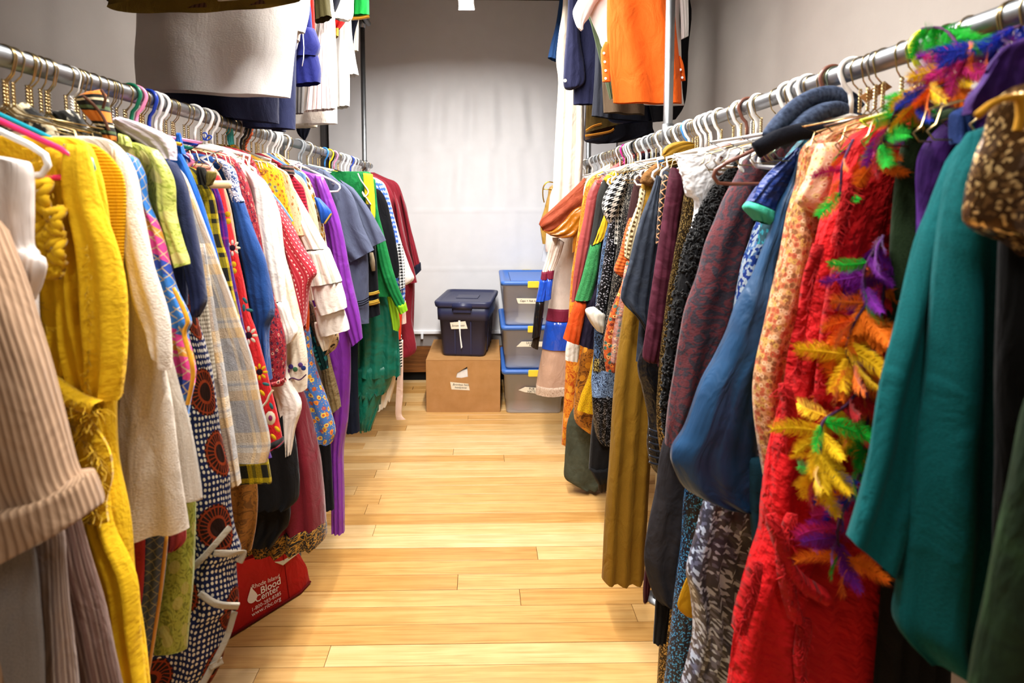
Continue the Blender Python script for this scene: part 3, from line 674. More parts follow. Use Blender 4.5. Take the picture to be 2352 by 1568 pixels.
g.body([(300, 335), (370, 360), (400, 385), (415, 450), (425, 560), (430, 700)], NVY)
g.c([(368, 362, 405, 375), (388, 420, 430, 430), (404, 500, 447, 515), (420, 600, 463, 600), (436, 670, 472, 670), (444, 720, 472, 694), (453, 729, 460, 722)], NVY, 'sleeve', dd=-.018, t=.026, amp=.002)
g = G('wax_print_dress', 'navy dress with white dots and large brown medallions reaching the floor', 'dress', 1.075, hang='wire')
WX = dots('141c44', 'd9cfbd', .0095, .30, ('260e05', '8a3212'))
g.body([(300, 345), (380, 400), (420, 560), (447, 714), (467, 783), (482, 840), (497, 936), (504, 1000), (522, 1083), (525, 1145), (536, 1217), (552, 1268), (540, 1300), (545, 1396), (524, 1425), (507, 1522), (470, 1590)], WX, t=.020, folds=5, amp=.012)
for q in ([(446, 1298, -.012), (482, 1262, -.012), (526, 1214, .004)], [(496, 1262, -.01), (530, 1272, 0), (552, 1277, .012), (543, 1300, .012)], [(464, 1352, -.012), (502, 1382, -.008), (543, 1400, .01)], [(534, 1412, .01), (518, 1470, .008), (486, 1535, -.002), (464, 1575, -.008)], [(484, 1528, -.004), (508, 1522, .008)]):
    ribbon(g, 'white_hem_band', q, 15, cloth('a89e8e'), dd=-.016, t=.001, wr=.004)
g = G('check_blazer', 'cream blazer in a tiny brown check between dotted dress and plaid coat', 'blazer', 1.10, hang='wire')
g.body([(330, 355), (395, 372), (420, 420), (452, 560), (478, 720), (496, 858), (494, 864)], hound('cfc4ae', '6b604e', .004), t=.014)
PLD = plaid(((0, 'dcb98e'), (.28, 'ccc5bc'), (.5, 'a9a8aa'), (.78, 'e2cead'), (.86, 'b8b3ae')), ((0, 'a2a2a6'), (.3, 'e0c69c'), (.46, 'e4d6be'), (.5, 'adacae'), (.54, 'e4d6be'), (.62, 'dcb880'), (.78, 'b0aeae')), .12, .135)
g = G('plaid_coat', 'beige and grey plaid wool coat with long hanging front', 'coat', 1.15, hang='wire')
g.body([(340, 360), (404, 388), (437, 457), (472, 550), (517, 677), (565, 827), (588, 930), (610, 1024), (604, 1072)], PLD, t=.022, folds=3, amp=.008, k=.12)
g.c([(430, 560, 470, 560), (455, 760, 500, 760), (475, 900, 522, 900), (500, 1030, 540, 1020), (520, 1118, 553, 1110)], PLD, 'front_panel', dd=-.03, t=.008)
g = G('royal_blue_robe', 'royal blue robe with gathered neck loop beside the plaid coat', 'robe', 1.20, hang='wire')
RB = cloth('1557b0', .8, .3)
g.body([(395, 322), (412, 345), (440, 400), (479, 505), (500, 580), (512, 640), (519, 672)], RB, t=.022, folds=5, amp=.006)
g.c([(405, 305, 414, 305), (404, 330, 417, 332), (402, 352, 424, 354)], RB, 'gathered_neck', dd=-.02, t=.008)
ribbon(g, 'yellow_band', [(404, 329), (417, 332)], 8, cloth('e0b030'), dd=-.032)
YP = plaid(((0, '1d1c14'), (.45, 'e0c010'), (.6, '9a8c20'), (.72, 'e0c010')), ((0, '2a281c'), (.4, 'e3c41a'), (.55, '3a371f'), (.68, 'c9b020')), .075, .075, nz=.4)
g = G('yellow_plaid_dress', 'yellow and black plaid dress hung by its straps beside the blue robe', 'dress', 1.25, hang='wood')
g.body([(425, 380), (455, 392), (482, 432), (495, 464), (507, 537), (523, 591), (536, 665), (552, 741), (565, 815), (584, 898), (606, 1000), (625, 1098), (620, 1104)], YP, t=.018, amp=.006)
g.c([(455, 382, 470, 385), (456, 400, 476, 400), (458, 425, 482, 425)], wool('1f1d19'), 'strap', dd=-.02, t=.01); g.c([(478, 392, 496, 395), (478, 410, 494, 408), (478, 428, 486, 424)], wool('6b5f2c'), 'strap', dd=-.02, t=.01)
g = G('purple_check_dress', 'purple and magenta dress squeezed between yellow plaid and red embroidered dress', 'dress', 1.285, hang='wire')
g.body([(430, 385), (485, 415), (504, 448), (520, 520), (530, 600), (562, 760), (602, 980), (622, 1052)], plaid(((0, '5a1f8c'), (.5, '2a1f6e'), (.8, 'a02080')), ((0, '4a1a88'), (.6, 'a02878'), (.7, '1f1a5e')), .05, .06), t=.012)
RD = cloth('c01c20', .8, .25, (120, .4), .14)
g = G('embroidered_red_dress', 'red dress embroidered with white and yellow flowers and black hem band', 'dress', 1.335, hang='wire')
g.body([(440, 380), (490, 400), (506, 410), (520, 476), (536, 540), (558, 639), (574, 719), (587, 757), (606, 827), (622, 892), (636, 950), (648, 1018)], RD, t=.024, folds=3, amp=.006)
dd = -.030
WP, YPt, DK, TL = cloth('e8dcc6'), cloth('e6b81c'), cloth('2a1626'), cloth('2f6c74')
for px, py, r_, pm in ((534, 569, 19, WP), (571, 770, 22, WP), (596, 854, 20, YPt)): flower(g, px, py, r_, pm, DK, dd)
for px, py in ((523, 492), (524, 508), (536, 607), (537, 622)): disc(g, 'embroidered_dot', px, py, 7, YPt, dd)
for px, py, ro in ((563, 690, .6), (560, 707, 0), (573, 712, 1.4), (611, 882, 1.3), (623, 932, .4)): disc(g, 'embroidered_leaf', px, py, 9, TL, dd, .45, ro)
o = disc(g, 'embroidered_ring', 621, 960, 17, WP, dd, .72); disc(g, 'embroidered_ring_core', 621, 960, 7, cloth('8a2a6a'), dd - .003, .7)
for px, py in ((602, 902), (628, 1003), (637, 985)): disc(g, 'embroidered_leaf', px, py, 9, YPt, dd, .5, .7)
ribbon(g, 'white_braid', [(601, 935), (612, 922), (618, 908), (626, 896)], 5, WP, dd)
g.c([(600, 1022, 648, 1005), (606, 1042, 648, 1020)], stripes(((0, '1c1a1a'), (.6, 'b0304a'), (.75, '1c1a1a')), .02, 1), 'hem_band', dd=-.004, t=.027)
TAN = cloth('cda98a')
g = G('tan_dress', 'plain tan dress between red embroidered dress and blue tunic', 'dress', 1.375, hang='wire')
g.body([(450, 375), (496, 388), (523, 448), (541, 530), (551, 595), (566, 680), (580, 800)], TAN, t=.012)
BT = cloth('16407e', .75, .3)
g = G('embroidered_tunic', 'deep blue tunic with white scroll embroidery on the shoulder', 'tunic', 1.43, hang='wire')
EMB = brocade('123a74', 'dfe6ee', 70, None, .8, 0, .55, .6, 9)
g.body([(455, 352), (494, 361), (518, 371), (540, 393), (552, 440), (575, 540), (590, 660), (600, 780), (610, 860)], BT, t=.018)
g.c([(488, 362, 512, 366), (505, 380, 538, 388), (518, 405, 547, 420), (525, 435, 552, 445), (534, 466, 560, 462)], EMB, 'embroidered_yoke', dd=-.022, t=.014, amp=.001)
g.c([(520, 420, 548, 430), (536, 480, 566, 484), (545, 545, 588, 545), (557, 607, 611, 607), (572, 675, 624, 675), (584, 725, 627, 722), (590, 760, 618, 748), (600, 810, 616, 805), (608, 870, 622, 872)], BT, 'sleeve', dd=-.02, t=.026, wr=.006)
RF = floral('8a1a26', ('b84a4a', '5a1a34', 'd8a08a', '7a1020', '44324a'), 75, .34, '2b1224', .85, 'a82a34')
g = G('paisley_dress', 'dark red paisley print dress with gathered cuff beside the blue tunic', 'dress', 1.485, hang='wire')
g.body([(470, 338), (500, 345), (538, 366), (556, 392), (575, 438), (592, 505), (608, 591), (622, 655), (636, 705), (648, 751), (656, 799), (655, 860), (650, 884)], RF, t=.022, folds=5, amp=.006)
ribbon(g, 'gathered_cuff', [(618, 884), (636, 880), (655, 872)], 10, RF, dd=-.024, t=.008)
WH = cloth('eee6da', .8, .15, (200, .2), .05); CRM = cloth('e3d6bf', .85, .15, (200, .25), .06)
g = G('white_peasant_blouse', 'white cotton blouse with ruffled cuff beside the dark red paisley dress', 'blouse', 1.54, hang='white')
g.body([(480, 332), (520, 340), (548, 360), (575, 395), (600, 440), (620, 540), (635, 680)], WH, t=.02)
g.c([(560, 385, 585, 395), (580, 430, 622, 440), (592, 520, 634, 520), (606, 620, 650, 620), (622, 690, 656, 690)], WH, 'sleeve', dd=-.02, t=.026)
g.c([(626, 690, 658, 688), (640, 735, 666, 728), (644, 765, 680, 758), (652, 792, 672, 780)], WH, 'ruffled_cuff', dd=-.024, t=.02, folds=4, amp=.006, wr=.006)
g = G('embroidered_blouse', 'cream blouse with floral embroidery above the cuff beside the white cotton blouse', 'blouse', 1.575, hang='white')
g.c([(590, 400, 612, 420), (612, 470, 640, 490), (630, 580, 652, 580), (640, 660, 672, 650), (648, 740, 690, 730), (650, 830, 704, 820), (652, 905, 704, 893)], CRM, 'sleeve', t=.026)
for px, py, c_ in ((668, 842, '3a2a6a'), (690, 838, '5a3a7a'), (678, 848, '3a6a4a'), (697, 845, '2a3a7a'), (660, 852, '6a2a5a')): disc(g, 'embroidered_flower', px, py, 6, cloth(c_), -.028)
ribbon(g, 'embroidered_line', [(656, 878), (670, 868), (688, 872), (703, 860)], 3, cloth('4a2a4a'), dd=-.03, t=.002)
g = G('white_underblouse', 'white cotton blouse hanging low beneath the paisley dress cuff', 'blouse', 1.555, hang='wire')
g.c([(600, 700, 640, 700), (615, 860, 664, 860), (632, 930, 690, 925), (640, 990, 676, 985), (652, 1046, 669, 1040)], WH, 'sleeve', dd=-.008, t=.012, folds=4, amp=.005, wr=.006)
g = G('dotted_red_kimono', 'red kimono with dashed white stripes and wide drooping sleeve', 'kimono', 1.64, hang='wire')
RK = T('dashed_cloth'); RK.v = RK.rot(.18); u_, v_ = RK.uv(); k1 = RK.m2('LESS_THAN', RK.frac(u_, .014), .16); k2 = RK.m2('LESS_THAN', RK.frac(v_, .013), .45)
RK = RK.fin(RK.mix(RK.m2('MULTIPLY', k1, k2), RK.mix(RK.m2('LESS_THAN', RK.frac(u_, .007, .2), .25), 'a8202e', 'c04a52'), 'ecc9c0'), .85, .2)
g.body([(520, 336), (570, 352), (598, 400), (618, 440), (645, 500), (665, 600), (690, 740)], RK, t=.014)
g.c([(590, 395, 606, 412), (606, 430, 636, 465), (625, 480, 664, 508), (648, 558, 694, 565), (662, 630, 727, 622), (676, 700, 712, 655), (695, 768, 701, 745)], RK, 'sleeve', dd=-.02, t=.024, folds=2, amp=.005)
ribbon(g, 'blue_edge', [(612, 432), (640, 462), (672, 508)], 4, cloth('6a9ad8'), dd=-.05, t=.002)
YFL = floral('e2ac16', ('c47a1e', 'a85a14', '5a8a7a', 'd8901c'), 60, .30, '8a4a10')
g = G('yellow_floral_shirt', 'yellow shirt printed with small brown flowers hung above the red kimono', 'shirt', 1.70, hang='wire')
g.body([(515, 332), (535, 336), (590, 362), (637, 390), (650, 430), (660, 470), (671, 510), (676, 560)], YFL, t=.02, k=.08)
g.c([(528, 328, 540, 332), (532, 340, 560, 350)], YFL, 'collar', dd=-.01, t=.014)
g = G('tan_print_blouse', 'light tan blouse with sparse print beside the yellow floral shirt', 'blouse', 1.735, hang='clear')
g.body([(560, 345), (640, 385), (662, 398), (674, 425), (688, 470), (700, 540)], floral('d8bd94', ('b98a5a', 'c9a878'), 30, .12, 'a8703a'), t=.014)
ST = stripes(((0, 'ece6d8'), (.45, 'c3cdb8'), (.55, 'ece6d8'), (.8, 'dcc9a8'), (.86, 'ece6d8')), .02, 0)
g = G('tiered_sleeve_dress', 'cream dress with green striped tiered sleeve and long cuffs', 'dress', 1.78, hang='wire')
g.body([(580, 350), (640, 385), (660, 415), (682, 470), (705, 580), (720, 690)], ST, t=.014)
g.c([(645, 392, 660, 405), (662, 450, 688, 455), (680, 515, 722, 520), (698, 572, 752, 570)], ST, 'sleeve', dd=-.02, t=.028)
g.c([(704, 574, 754, 568), (708, 610, 768, 605), (712, 656, 784, 645)], ST, 'flounce', dd=-.022, t=.034, folds=7, amp=.006)
g.c([(714, 650, 782, 642), (722, 690, 792, 680), (734, 724, 796, 706)], WH, 'cuff', dd=-.018, t=.03, folds=4, amp=.004)
g.c([(722, 705, 786, 700), (730, 745, 800, 745), (738, 772, 802, 756)], WH, 'under_cuff', dd=-.006, t=.026)
g.c([(722, 740, 765, 735), (728, 775, 765, 770), (742, 806, 756, 800)], CRM, 'lining', dd=.01, t=.016)
g = G('striped_band_jacket', 'burgundy knit jacket with striped collar beside the tan print blouse', 'jacket', 1.84, hang='wire')
g.body([(600, 352), (650, 378), (680, 410), (697, 432), (704, 465), (712, 520), (725, 640)], knit('9a1c30', '6d1020', .01, 1), t=.014)
g.c([(646, 378, 674, 380), (648, 398, 676, 402)], stripes(((0, '1a1418'), (.3, 'c07a70'), (.4, '1a1418'), (.6, 'c09a7a'), (.66, '1a1418')), .012, 1), 'collar', dd=-.01, t=.018)
g = G('beige_shirt', 'beige shirt with open collar beside the burgundy knit jacket', 'shirt', 1.875, hang='wire')
g.body([(610, 352), (675, 395), (698, 414), (714, 449), (726, 490), (734, 540), (745, 620)], cloth('cfb594'), t=.014)
g = G('denim_shirt', 'faded blue denim shirt shoulder behind the striped collar', 'shirt', 1.90, hang='wire')
g.body([(620, 352), (675, 388), (698, 400), (704, 418), (715, 470)], cloth('5a7aa8'), t=.012)
g = G('short_sleeve_print_dress', 'brown and gold print dress with bright blue cap sleeve', 'dress', 1.935, hang='wire')
g.body([(640, 352), (700, 398), (716, 425), (730, 470), (742, 510), (753, 575), (762, 650)], floral('e8d8b8', ('7a4a1a', 'c98a1e', '5a2a10', 'd8a02a'), 45, .42, '3a1a0a'), t=.014)
g.c([(722, 452, 734, 455), (730, 480, 762, 488), (738, 512, 750, 514)], cloth('1c4fae', .5), 'cap_sleeve', dd=-.02, t=.022)
ribbon(g, 'gold_edge', [(745, 514), (761, 490)], 4, cloth('c9a040'), dd=-.04, t=.003)
# long things hanging low between them
g = G('blue_flower_skirt', 'blue cotton skirt printed with orange and yellow flowers', 'skirt', 1.74, hang='wire')
BF = floral('3f6aa8', ('d8842a', 'c9a02a', 'a8502a', 'd8b84a', '8a4a6a'), 42, .30, 'b8502a')
g.body([(640, 600), (690, 690), (705, 760), (719, 850), (748, 933), (765, 995), (760, 1022)], BF, t=.03, folds=4, amp=.012, k=.1, inner=[560, 570, 580, 590, 600, 610, 622])
g = G('orange_tunic', 'strip of orange red tunic beside the blue flower skirt', 'tunic', 1.76, hang=None)
g.c([(690, 660, 706, 660), (694, 720, 710, 720), (696, 765, 709, 770)], cloth('d8501a'), 'body', t=.008)
g = G('teal_sequin_top', 'teal sequinned top beneath the tiered sleeve', 'top', 1.845, hang=None)
g.c([(700, 700, 716, 700), (712, 760, 738, 760), (722, 810, 746, 805), (735, 850, 752, 845)], glitter('0e4a52', '2fb0b8', 90, .7), 'body', t=.02, wr=.006)
g = G('brown_lace_blouse', 'dark brown lace blouse between teal sequins and tiered cuff', 'blouse', 1.80, hang=None)
g.c([(704, 690, 716, 690), (714, 740, 732, 740), (730, 795, 742, 790)], brocade('22140c', '5a3a20', 60), 'body', dd=.02, t=.012)
g = G('leopard_scarf', 'brown and cream patterned scarf knotted under the cream cuff', 'scarf', 1.905, hang=None)
g.c([(748, 760, 776, 756), (744, 785, 778, 780), (750, 805, 770, 800), (742, 815, 756, 812)], brocade('2a1a0e', 'c9a87a', 26), 'fold', dd=-.05, t=.014, wr=.006)
g = G('bronze_skirt', 'crinkled bronze metallic skirt beside the purple robe', 'skirt', 1.955, hang=None)
g.c([(722, 780, 748, 780), (736, 840, 758, 835), (744, 900, 772, 890), (750, 956, 781, 936)], satin('7d6a44', .4, .6, (60, .6, .01)), 'body', dd=-.03, t=.02, wr=.007, folds=4, amp=.005)
PU = satin('7a2a9c', .42, .4)
g = G('purple_robe', 'shiny purple satin robe reaching near the floor', 'robe', 2.02, hang='white')
g.body([(680, 385), (713, 397), (740, 404), (755, 436), (770, 475), (785, 530), (796, 620), (802, 740), (804, 850), (798, 962), (788, 1036), (790, 1130), (791, 1220)], PU, t=.026, folds=3, amp=.006, inner=[640, 650, 655, 660, 670, 690, 700, 715, 745, 755, 758, 762, 763])
g.c([(722, 402, 744, 408), (738, 460, 766, 462), (756, 530, 786, 530), (770, 640, 806, 640), (786, 730, 825, 722), (808, 796, 833, 776)], PU, 'sleeve', dd=-.028, t=.022, folds=3, amp=.006)
g = G('black_trousers', 'black wool trousers beside the hem of the purple robe', 'trousers', 1.98, hang=None)
g.c([(700, 900, 752, 900), (715, 1020, 758, 1014), (728, 1100, 763, 1095), (736, 1171, 768, 1166)], wool('1a1a1e'), 'leg', dd=-.02, t=.016)
GC = wool('5a6076', '4a5064', 300, .5)
g = G('caped_coat', 'slate grey wool coat with short cape and dark braid stripes', 'coat', 2.25, hang='white', hoff=-.10)
g.body([(700, 378), (742, 389), (772, 411), (802, 442), (828, 510), (845, 590), (847, 660), (848, 742)], GC, t=.024, amp=.004)
g.c([(742, 392, 766, 408), (752, 440, 806, 442), (762, 510, 832, 515), (780, 570, 850, 555), (805, 603, 859, 574)], GC, 'front_cape', dd=-.03, t=.018, folds=2, amp=.008)
g.c([(780, 412, 812, 432), (806, 460, 846, 478), (826, 520, 874, 528), (848, 570, 886, 552)], GC, 'back_cape', dd=.016, t=.018, folds=2, amp=.006)
for k_ in range(3): ribbon(g, 'braid_stripe', [(820, 693 + 5 * k_), (834, 690 + 5 * k_), (847, 683 + 5 * k_)], 2.4, wool('15161c'), dd=-.032, t=.003)
wireobj('collar_hook', [v - Vector(g.root.location) for v in pts3([(762, 413), (767, 416), (769, 420), (766, 424), (762, 421)], g.d - .055)], .002, metal('d8d8d8', .3), g.root)
g = G('striped_cuff_jacket', 'black jacket with two gold stripes at its hem beside the slate coat', 'jacket', 2.34, hang=None)
BK = wool('15151a')
g.c([(800, 460, 850, 470), (815, 560, 862, 560), (830, 650, 868, 648), (838, 732, 873, 722)], BK, 'sleeve', t=.02)
for y0 in (676, 697): ribbon(g, 'gold_stripe', [(845, y0), (858, y0 - 2), (871, y0 - 6)], 11 if y0 > 680 else 8, knit('c9a040', '8a6a1c', .006), dd=-.024, t=.004)
wireobj('fringe_cord', [v - Vector(g.root.location) for v in pts3([(853, 580), (855, 600), (858, 622)], g.d - .03)], [.008, .012, .008], knit('d8c8b0', '9a8a70', .01), g.root)
GV = velvet('0a6a32', '30b060', .5)
g = G('elf_tunic', 'green velvet elf tunic with yellow pointed collar and lime cuff', 'tunic', 2.42, hang='wire')
g.body([(770, 404), (790, 402), (823, 396), (856, 402), (866, 478), (878, 541), (888, 600), (900, 680)], GV, t=.022)
g.c([(846, 404, 862, 412), (852, 470, 868, 480), (862, 540, 882, 541), (872, 610, 898, 605), (888, 660, 916, 661), (910, 705, 932, 700)], GV, 'sleeve', dd=-.022, t=.026)
g.c([(908, 700, 932, 694), (918, 722, 936, 712)], cloth('8ac81e'), 'cuff', dd=-.024, t=.03)
g.c([(834, 397, 856, 400), (836, 440, 860, 445), (842, 480, 862, 490), (852, 500, 860, 506)], cloth('e6cc2a'), 'yellow_collar', dd=-.045, t=.008, amp=.002)
wireobj('lace_cord', [Vector(v) - Vector(g.root.location) for v in crom([tuple(v) for v in pts3([(822, 398), (828, 412), (836, 424), (846, 440), (838, 452), (832, 440), (842, 455), (852, 470)], g.d - .055)], 4)], .003, cloth('e8e0d0'), g.root)
g.c([(872, 620, 886, 625), (884, 660, 904, 665), (896, 720, 918, 735), (902, 755, 916, 760)], cloth('9ad02a'), 'lining', dd=.03, t=.012)
g = G('emerald_gown', 'crumpled emerald taffeta gown with ragged layered hem', 'gown', 2.50, hang='wire')
EM = satin('076650', .45, .4, (15, .6, .02))
g.body([(800, 500), (855, 600), (880, 637), (900, 685), (911, 733), (919, 812), (921, 862)], EM, t=.04, folds=4, amp=.016, wr=.012, rag=.02, inner=[760, 780, 800, 808, 812, 812, 812])
g.c([(810, 840, 910, 830), (812, 880, 896, 880), (816, 910, 886, 900)], EM, 'underskirt', dd=.01, t=.045, folds=5, amp=.014, wr=.01, rag=.03)
g.c([(815, 890, 886, 880), (820, 940, 872, 930), (826, 990, 852, 986)], EM, 'underskirt', dd=.02, t=.04, folds=5, amp=.012, wr=.01, rag=.03)
g = G('navy_long_skirt', 'dark navy skirt under the emerald gown beside the purple hem', 'skirt', 2.44, hang=None)
g.c([(780, 780, 822, 780), (790, 880, 822, 880), (795, 992, 826, 988)], wool('1a2030'), 'body', t=.03)
g = G('lace_petticoat', 'cream lace petticoat peeping below the emerald gown', 'petticoat', 2.55, hang=None)
g.c([(850, 840, 912, 830), (856, 890, 906, 880), (866, 945, 896, 920)], CRM, 'body', t=.03, folds=6, amp=.008, rag=.02)
g = G('black_suit', 'black suit jacket between green elf tunic and blue dotted dress', 'jacket', 2.80, hang='black')
g.body([(825, 414), (862, 432), (876, 440), (889, 465), (898, 503), (909, 554), (917, 615), (914, 638)], wool('121216'), t=.03)
g = G('blue_dotted_dress', 'blue dress with white dots and checked edge behind the black suit', 'dress', 2.95, hang='wire')
g.body([(830, 405), (866, 416), (884, 430), (900, 480), (911, 530), (922, 600), (930, 650), (930, 692)], dots('3a62b8', 'e6e6ea', .02, .3), t=.02)
g.c([(908, 560, 924, 560), (915, 620, 930, 620), (918, 665, 930, 660)], hound('e6e6e6', '15151a', .008), 'checked_cuff', dd=-.03, t=.02); g.c([(914, 700, 926, 690), (908, 745, 922, 745), (910, 782, 921, 778)], cloth('d03a1a'), 'red_lining', dd=.01, t=.01)
g = G('white_satin_robe', 'white satin robe with loose sleeve between dotted dress and maroon robe', 'robe', 3.10, hang='white')
g.body([(840, 400), (872, 413), (888, 433), (906, 500), (922, 556), (942, 615), (951, 640), (934, 654)], SAT, t=.024)
g.c([(915, 690, 932, 690), (920, 745, 934, 742)], cloth('e0bfb0'), 'pink_cuff', dd=.01, t=.012)
MR = cloth('7a1524', .75, .3); 
g = G('maroon_robe', 'maroon robe with long body beside the white satin robe', 'robe', 3.28, hang='wire')
g.body([(845, 396), (866, 406), (888, 420), (906, 455), (919, 503), (932, 557), (944, 605), (950, 650), (946, 733), (957, 800), (942, 818)], MR, t=.03, folds=4, amp=.012)
g.c([(905, 440, 916, 470), (918, 540, 934, 560), (930, 605, 948, 605), (940, 650, 958, 648)], MR, 'sleeve', dd=-.03, t=.03)
g = G('maroon_academic_robe', 'maroon robe with dark cuff at the far end of the row', 'robe', 3.55, hang='wire')
g.body([(860, 396), (888, 409), (908, 417), (920, 434), (933, 478), (942, 522), (950, 573), (952, 650), (950, 760)], MR, t=.03)
g.c([(920, 440, 932, 470), (934, 520, 944, 525), (942, 570, 957, 575), (950, 612, 966, 610)], MR, 'sleeve', dd=-.03, t=.035); g.c([(950, 606, 966, 602), (953, 634, 967, 620)], cloth('16182a'), 'cuff', dd=-.03, t=.038)
g = G('satin_ribbon', 'pale pink satin ribbon trailing to the floor below the maroon robe', 'ribbon', 3.02, hang=None)
g.c([(916, 780, 926, 780), (914, 850, 926, 850), (910, 910, 925, 910), (909, 950, 922, 950), (912, 964, 931, 963)], satin('e2c4b4', .35), 'band', t=.003, folds=1, amp=0)
g = G('striped_fringe_scarf', 'black and white striped scarf end beside the pink ribbon', 'scarf', 2.98, hang=None)
g.c([(908, 770, 922, 768), (910, 810, 924, 808), (914, 846, 924, 842)], stripes(((0, 'e0dcd4'), (.5, '1a1a1a')), .016, 1), 'end', t=.01)
# skirts low in the row
DR_ = cloth('6d0f20', .75, .3)
g = G('dark_red_skirt', 'wine red skirt with black and gold embroidered hem above the red bag', 'skirt', 1.66, hang='wire')
g.body([(600, 800), (680, 900), (719, 1045), (731, 1140), (737, 1225)], DR_, t=.07, folds=5, amp=.016, inner=[560, 560, 560, 562, 566], k=.14, grow=False, seed=2.0)
o = g.body([(735, 1205), (738, 1232), (739, 1252)], brocade('0f0c0b', 'c08a2a', 60, None, .8, 0, .8, .84, 6), 'embroidered_hem', t=.077, folds=5, amp=.016, inner=[560], k=.14, grow=False, seed=2.0, sub=8)
g = G('black_ruffled_skirt', 'black layered skirt in front of the wine red skirt', 'skirt', 1.55, hang='wire')
BKC = cloth('0d0c0e', .9, .2)
g.body([(560, 800), (660, 950), (684, 1065), (685, 1140), (668, 1165)], BKC, t=.022, folds=5, amp=.01, inner=[480, 480, 490, 510, 530])
g.body([(640, 1100), (664, 1160), (660, 1206), (646, 1225), (628, 1252)], BKC, 'ruffle', dd=.02, t=.02, folds=6, amp=.01, inner=[520])
g = G('gold_brocade_skirt', 'bronze gold brocade skirt in shade above the red bag', 'skirt', 1.45, hang='wire')
g.body([(520, 900), (575, 1050), (590, 1130), (588, 1200), (580, 1258)], brocade('6a420e', '94601c', 36), t=.02, folds=4, amp=.012, inner=[440])
g = G('skull_print_shirt', 'black shirt with cream geometric print hanging behind the teal hanger', 'shirt', .905, hang='wire')
g.c([(-120, 262, 60, 235), (-100, 300, 118, 285), (-60, 340, 140, 330), (-40, 420, 150, 420)], brocade('141210', 'cfc2a2', 14, None, .85, 0, .62, .66, 5), 'body', dd=.03, t=.012)
g = G('dalmatian_print_cloth', 'black and white spotted cloth beside the striped scarf', 'cloth', .99, hang='wire')
g.c([(120, 258, 165, 252), (130, 275, 192, 275), (150, 300, 205, 310), (180, 330, 215, 340)], brocade('15130f', 'e0d8c4', 22, None, .85, 0, .55, .6, 4), 'fold', dd=.04, t=.02, wr=.008)
g = G('striped_scarf', 'orange black and cream striped scarf wound over the rail hangers', 'scarf', 1.00, hang=None)
ST2 = stripes(((0, 'c8742a'), (.22, '171410'), (.34, 'd8c8a0'), (.42, '171410'), (.6, '4a5a3a'), (.72, '171410'), (.8, 'c8742a')), .045, 1)
g.c([(205, 212, 232, 206), (184, 228, 240, 222), (190, 250, 245, 252), (212, 278, 252, 280), (232, 300, 262, 305), (244, 326, 264, 322)], ST2, 'fold', dd=-.03, t=.02, folds=3, amp=.004)
ribbon(g, 'brown_trim', [(190, 220), (214, 240), (236, 268), (250, 300)], 6, cloth('4a2a18'), dd=-.055); ribbon(g, 'brown_trim', [(232, 206), (242, 226), (236, 250)], 6, cloth('4a2a18'), dd=-.055)
g = G('paper_garment_cover', 'crinkled lavender white paper cover over a hanger behind the lime collar', 'cover', 1.045, hang='padclip')
g.c([(260, 272, 275, 268), (265, 290, 330, 286), (290, 310, 390, 315), (330, 335, 402, 340), (372, 362, 404, 368)], cloth('c8bcc4', .7, 0, (40, .7, .01)), 'sheet', dd=-.02, t=.012, wr=.006)
# ================================================================== clothes on the rail with the red fringed gown
def GR(name, label, cat, d, **k): return G(name, label, cat, d, 'R', **k)
GOLD = satin('a8823a', .3, .6)
g = GR('gold_lame_dress', 'gold lamé dress on a gold wire hoop hanger near the clear bins', 'dress', 3.50, hang='wire')
g.body([(1330, 405), (1268, 425), (1258, 450), (1250, 480), (1241, 515), (1246, 560)], GOLD, t=.03)
wireobj('hoop', [Vector(v) - Vector(g.root.location) for v in crom([tuple(v) for v in pts3([(1275, 420), (1258, 418), (1248, 430), (1247, 450), (1250, 465)], g.d - .04)], 4)], .004, metal('c9a030', .3), g.root)
wireobj('hoop_bar', [v - Vector(g.root.location) for v in pts3([(1247, 434), (1270, 436)], g.d - .04)], .003, metal('c9a030', .3), g.root)
g = GR('pale_pink_slip', 'pale pink slip dress beside the gold lamé dress', 'dress', 3.40, hang='wire')
g.body([(1330, 405), (1285, 425), (1266, 440), (1258, 500), (1253, 560), (1254, 578)], cloth('dcc4bc'), t=.02)
g = GR('pale_blue_slip', 'pale grey blue slip hanging just above the topmost clear bin', 'dress', 3.60, hang='wire')
g.body([(1330, 400), (1275, 440), (1258, 520), (1249, 570), (1243, 600)], cloth('b9bfcc'), t=.02)
# majorette dress with bands
g = GR('banded_costume', 'cream costume dress with burgundy and shiny blue bands and lace hem', 'dress', 3.22, hang='white')
CRX = cloth('e6d6c8', .8); BUR = cloth('7a2038', .6); BLV = satin('1f4fc0', .2, .7); NUD = cloth('caa58c', .75); BLK = satin('0c0c10', .25, .6)
g.body([(1330, 410), (1300, 470), (1284, 560), (1272, 617), (1266, 665), (1259, 708)], CRX, t=.05, folds=3, amp=.012, grow=False, seed=1.0)
g.body([(1260, 704), (1254, 735)], BUR, 'burgundy_band', t=.055, folds=3, amp=.012, sub=6, grow=False, seed=1.0); g.body([(1255, 733), (1249, 770), (1245, 800)], BLV, 'blue_band', t=.060, folds=3, amp=.012, wr=.006, grow=False, seed=1.0)
g.body([(1252, 770), (1243, 820), (1234, 870), (1231, 896)], NUD, 'skirt', dd=.0, t=.048, folds=3, amp=.012, grow=False, seed=1.0); g.body([(1232, 882), (1230, 905)], brocade('a88a70', 'd8bfa8', 80), 'lace_hem', t=.054, folds=3, amp=.012, grow=False, seed=1.0)
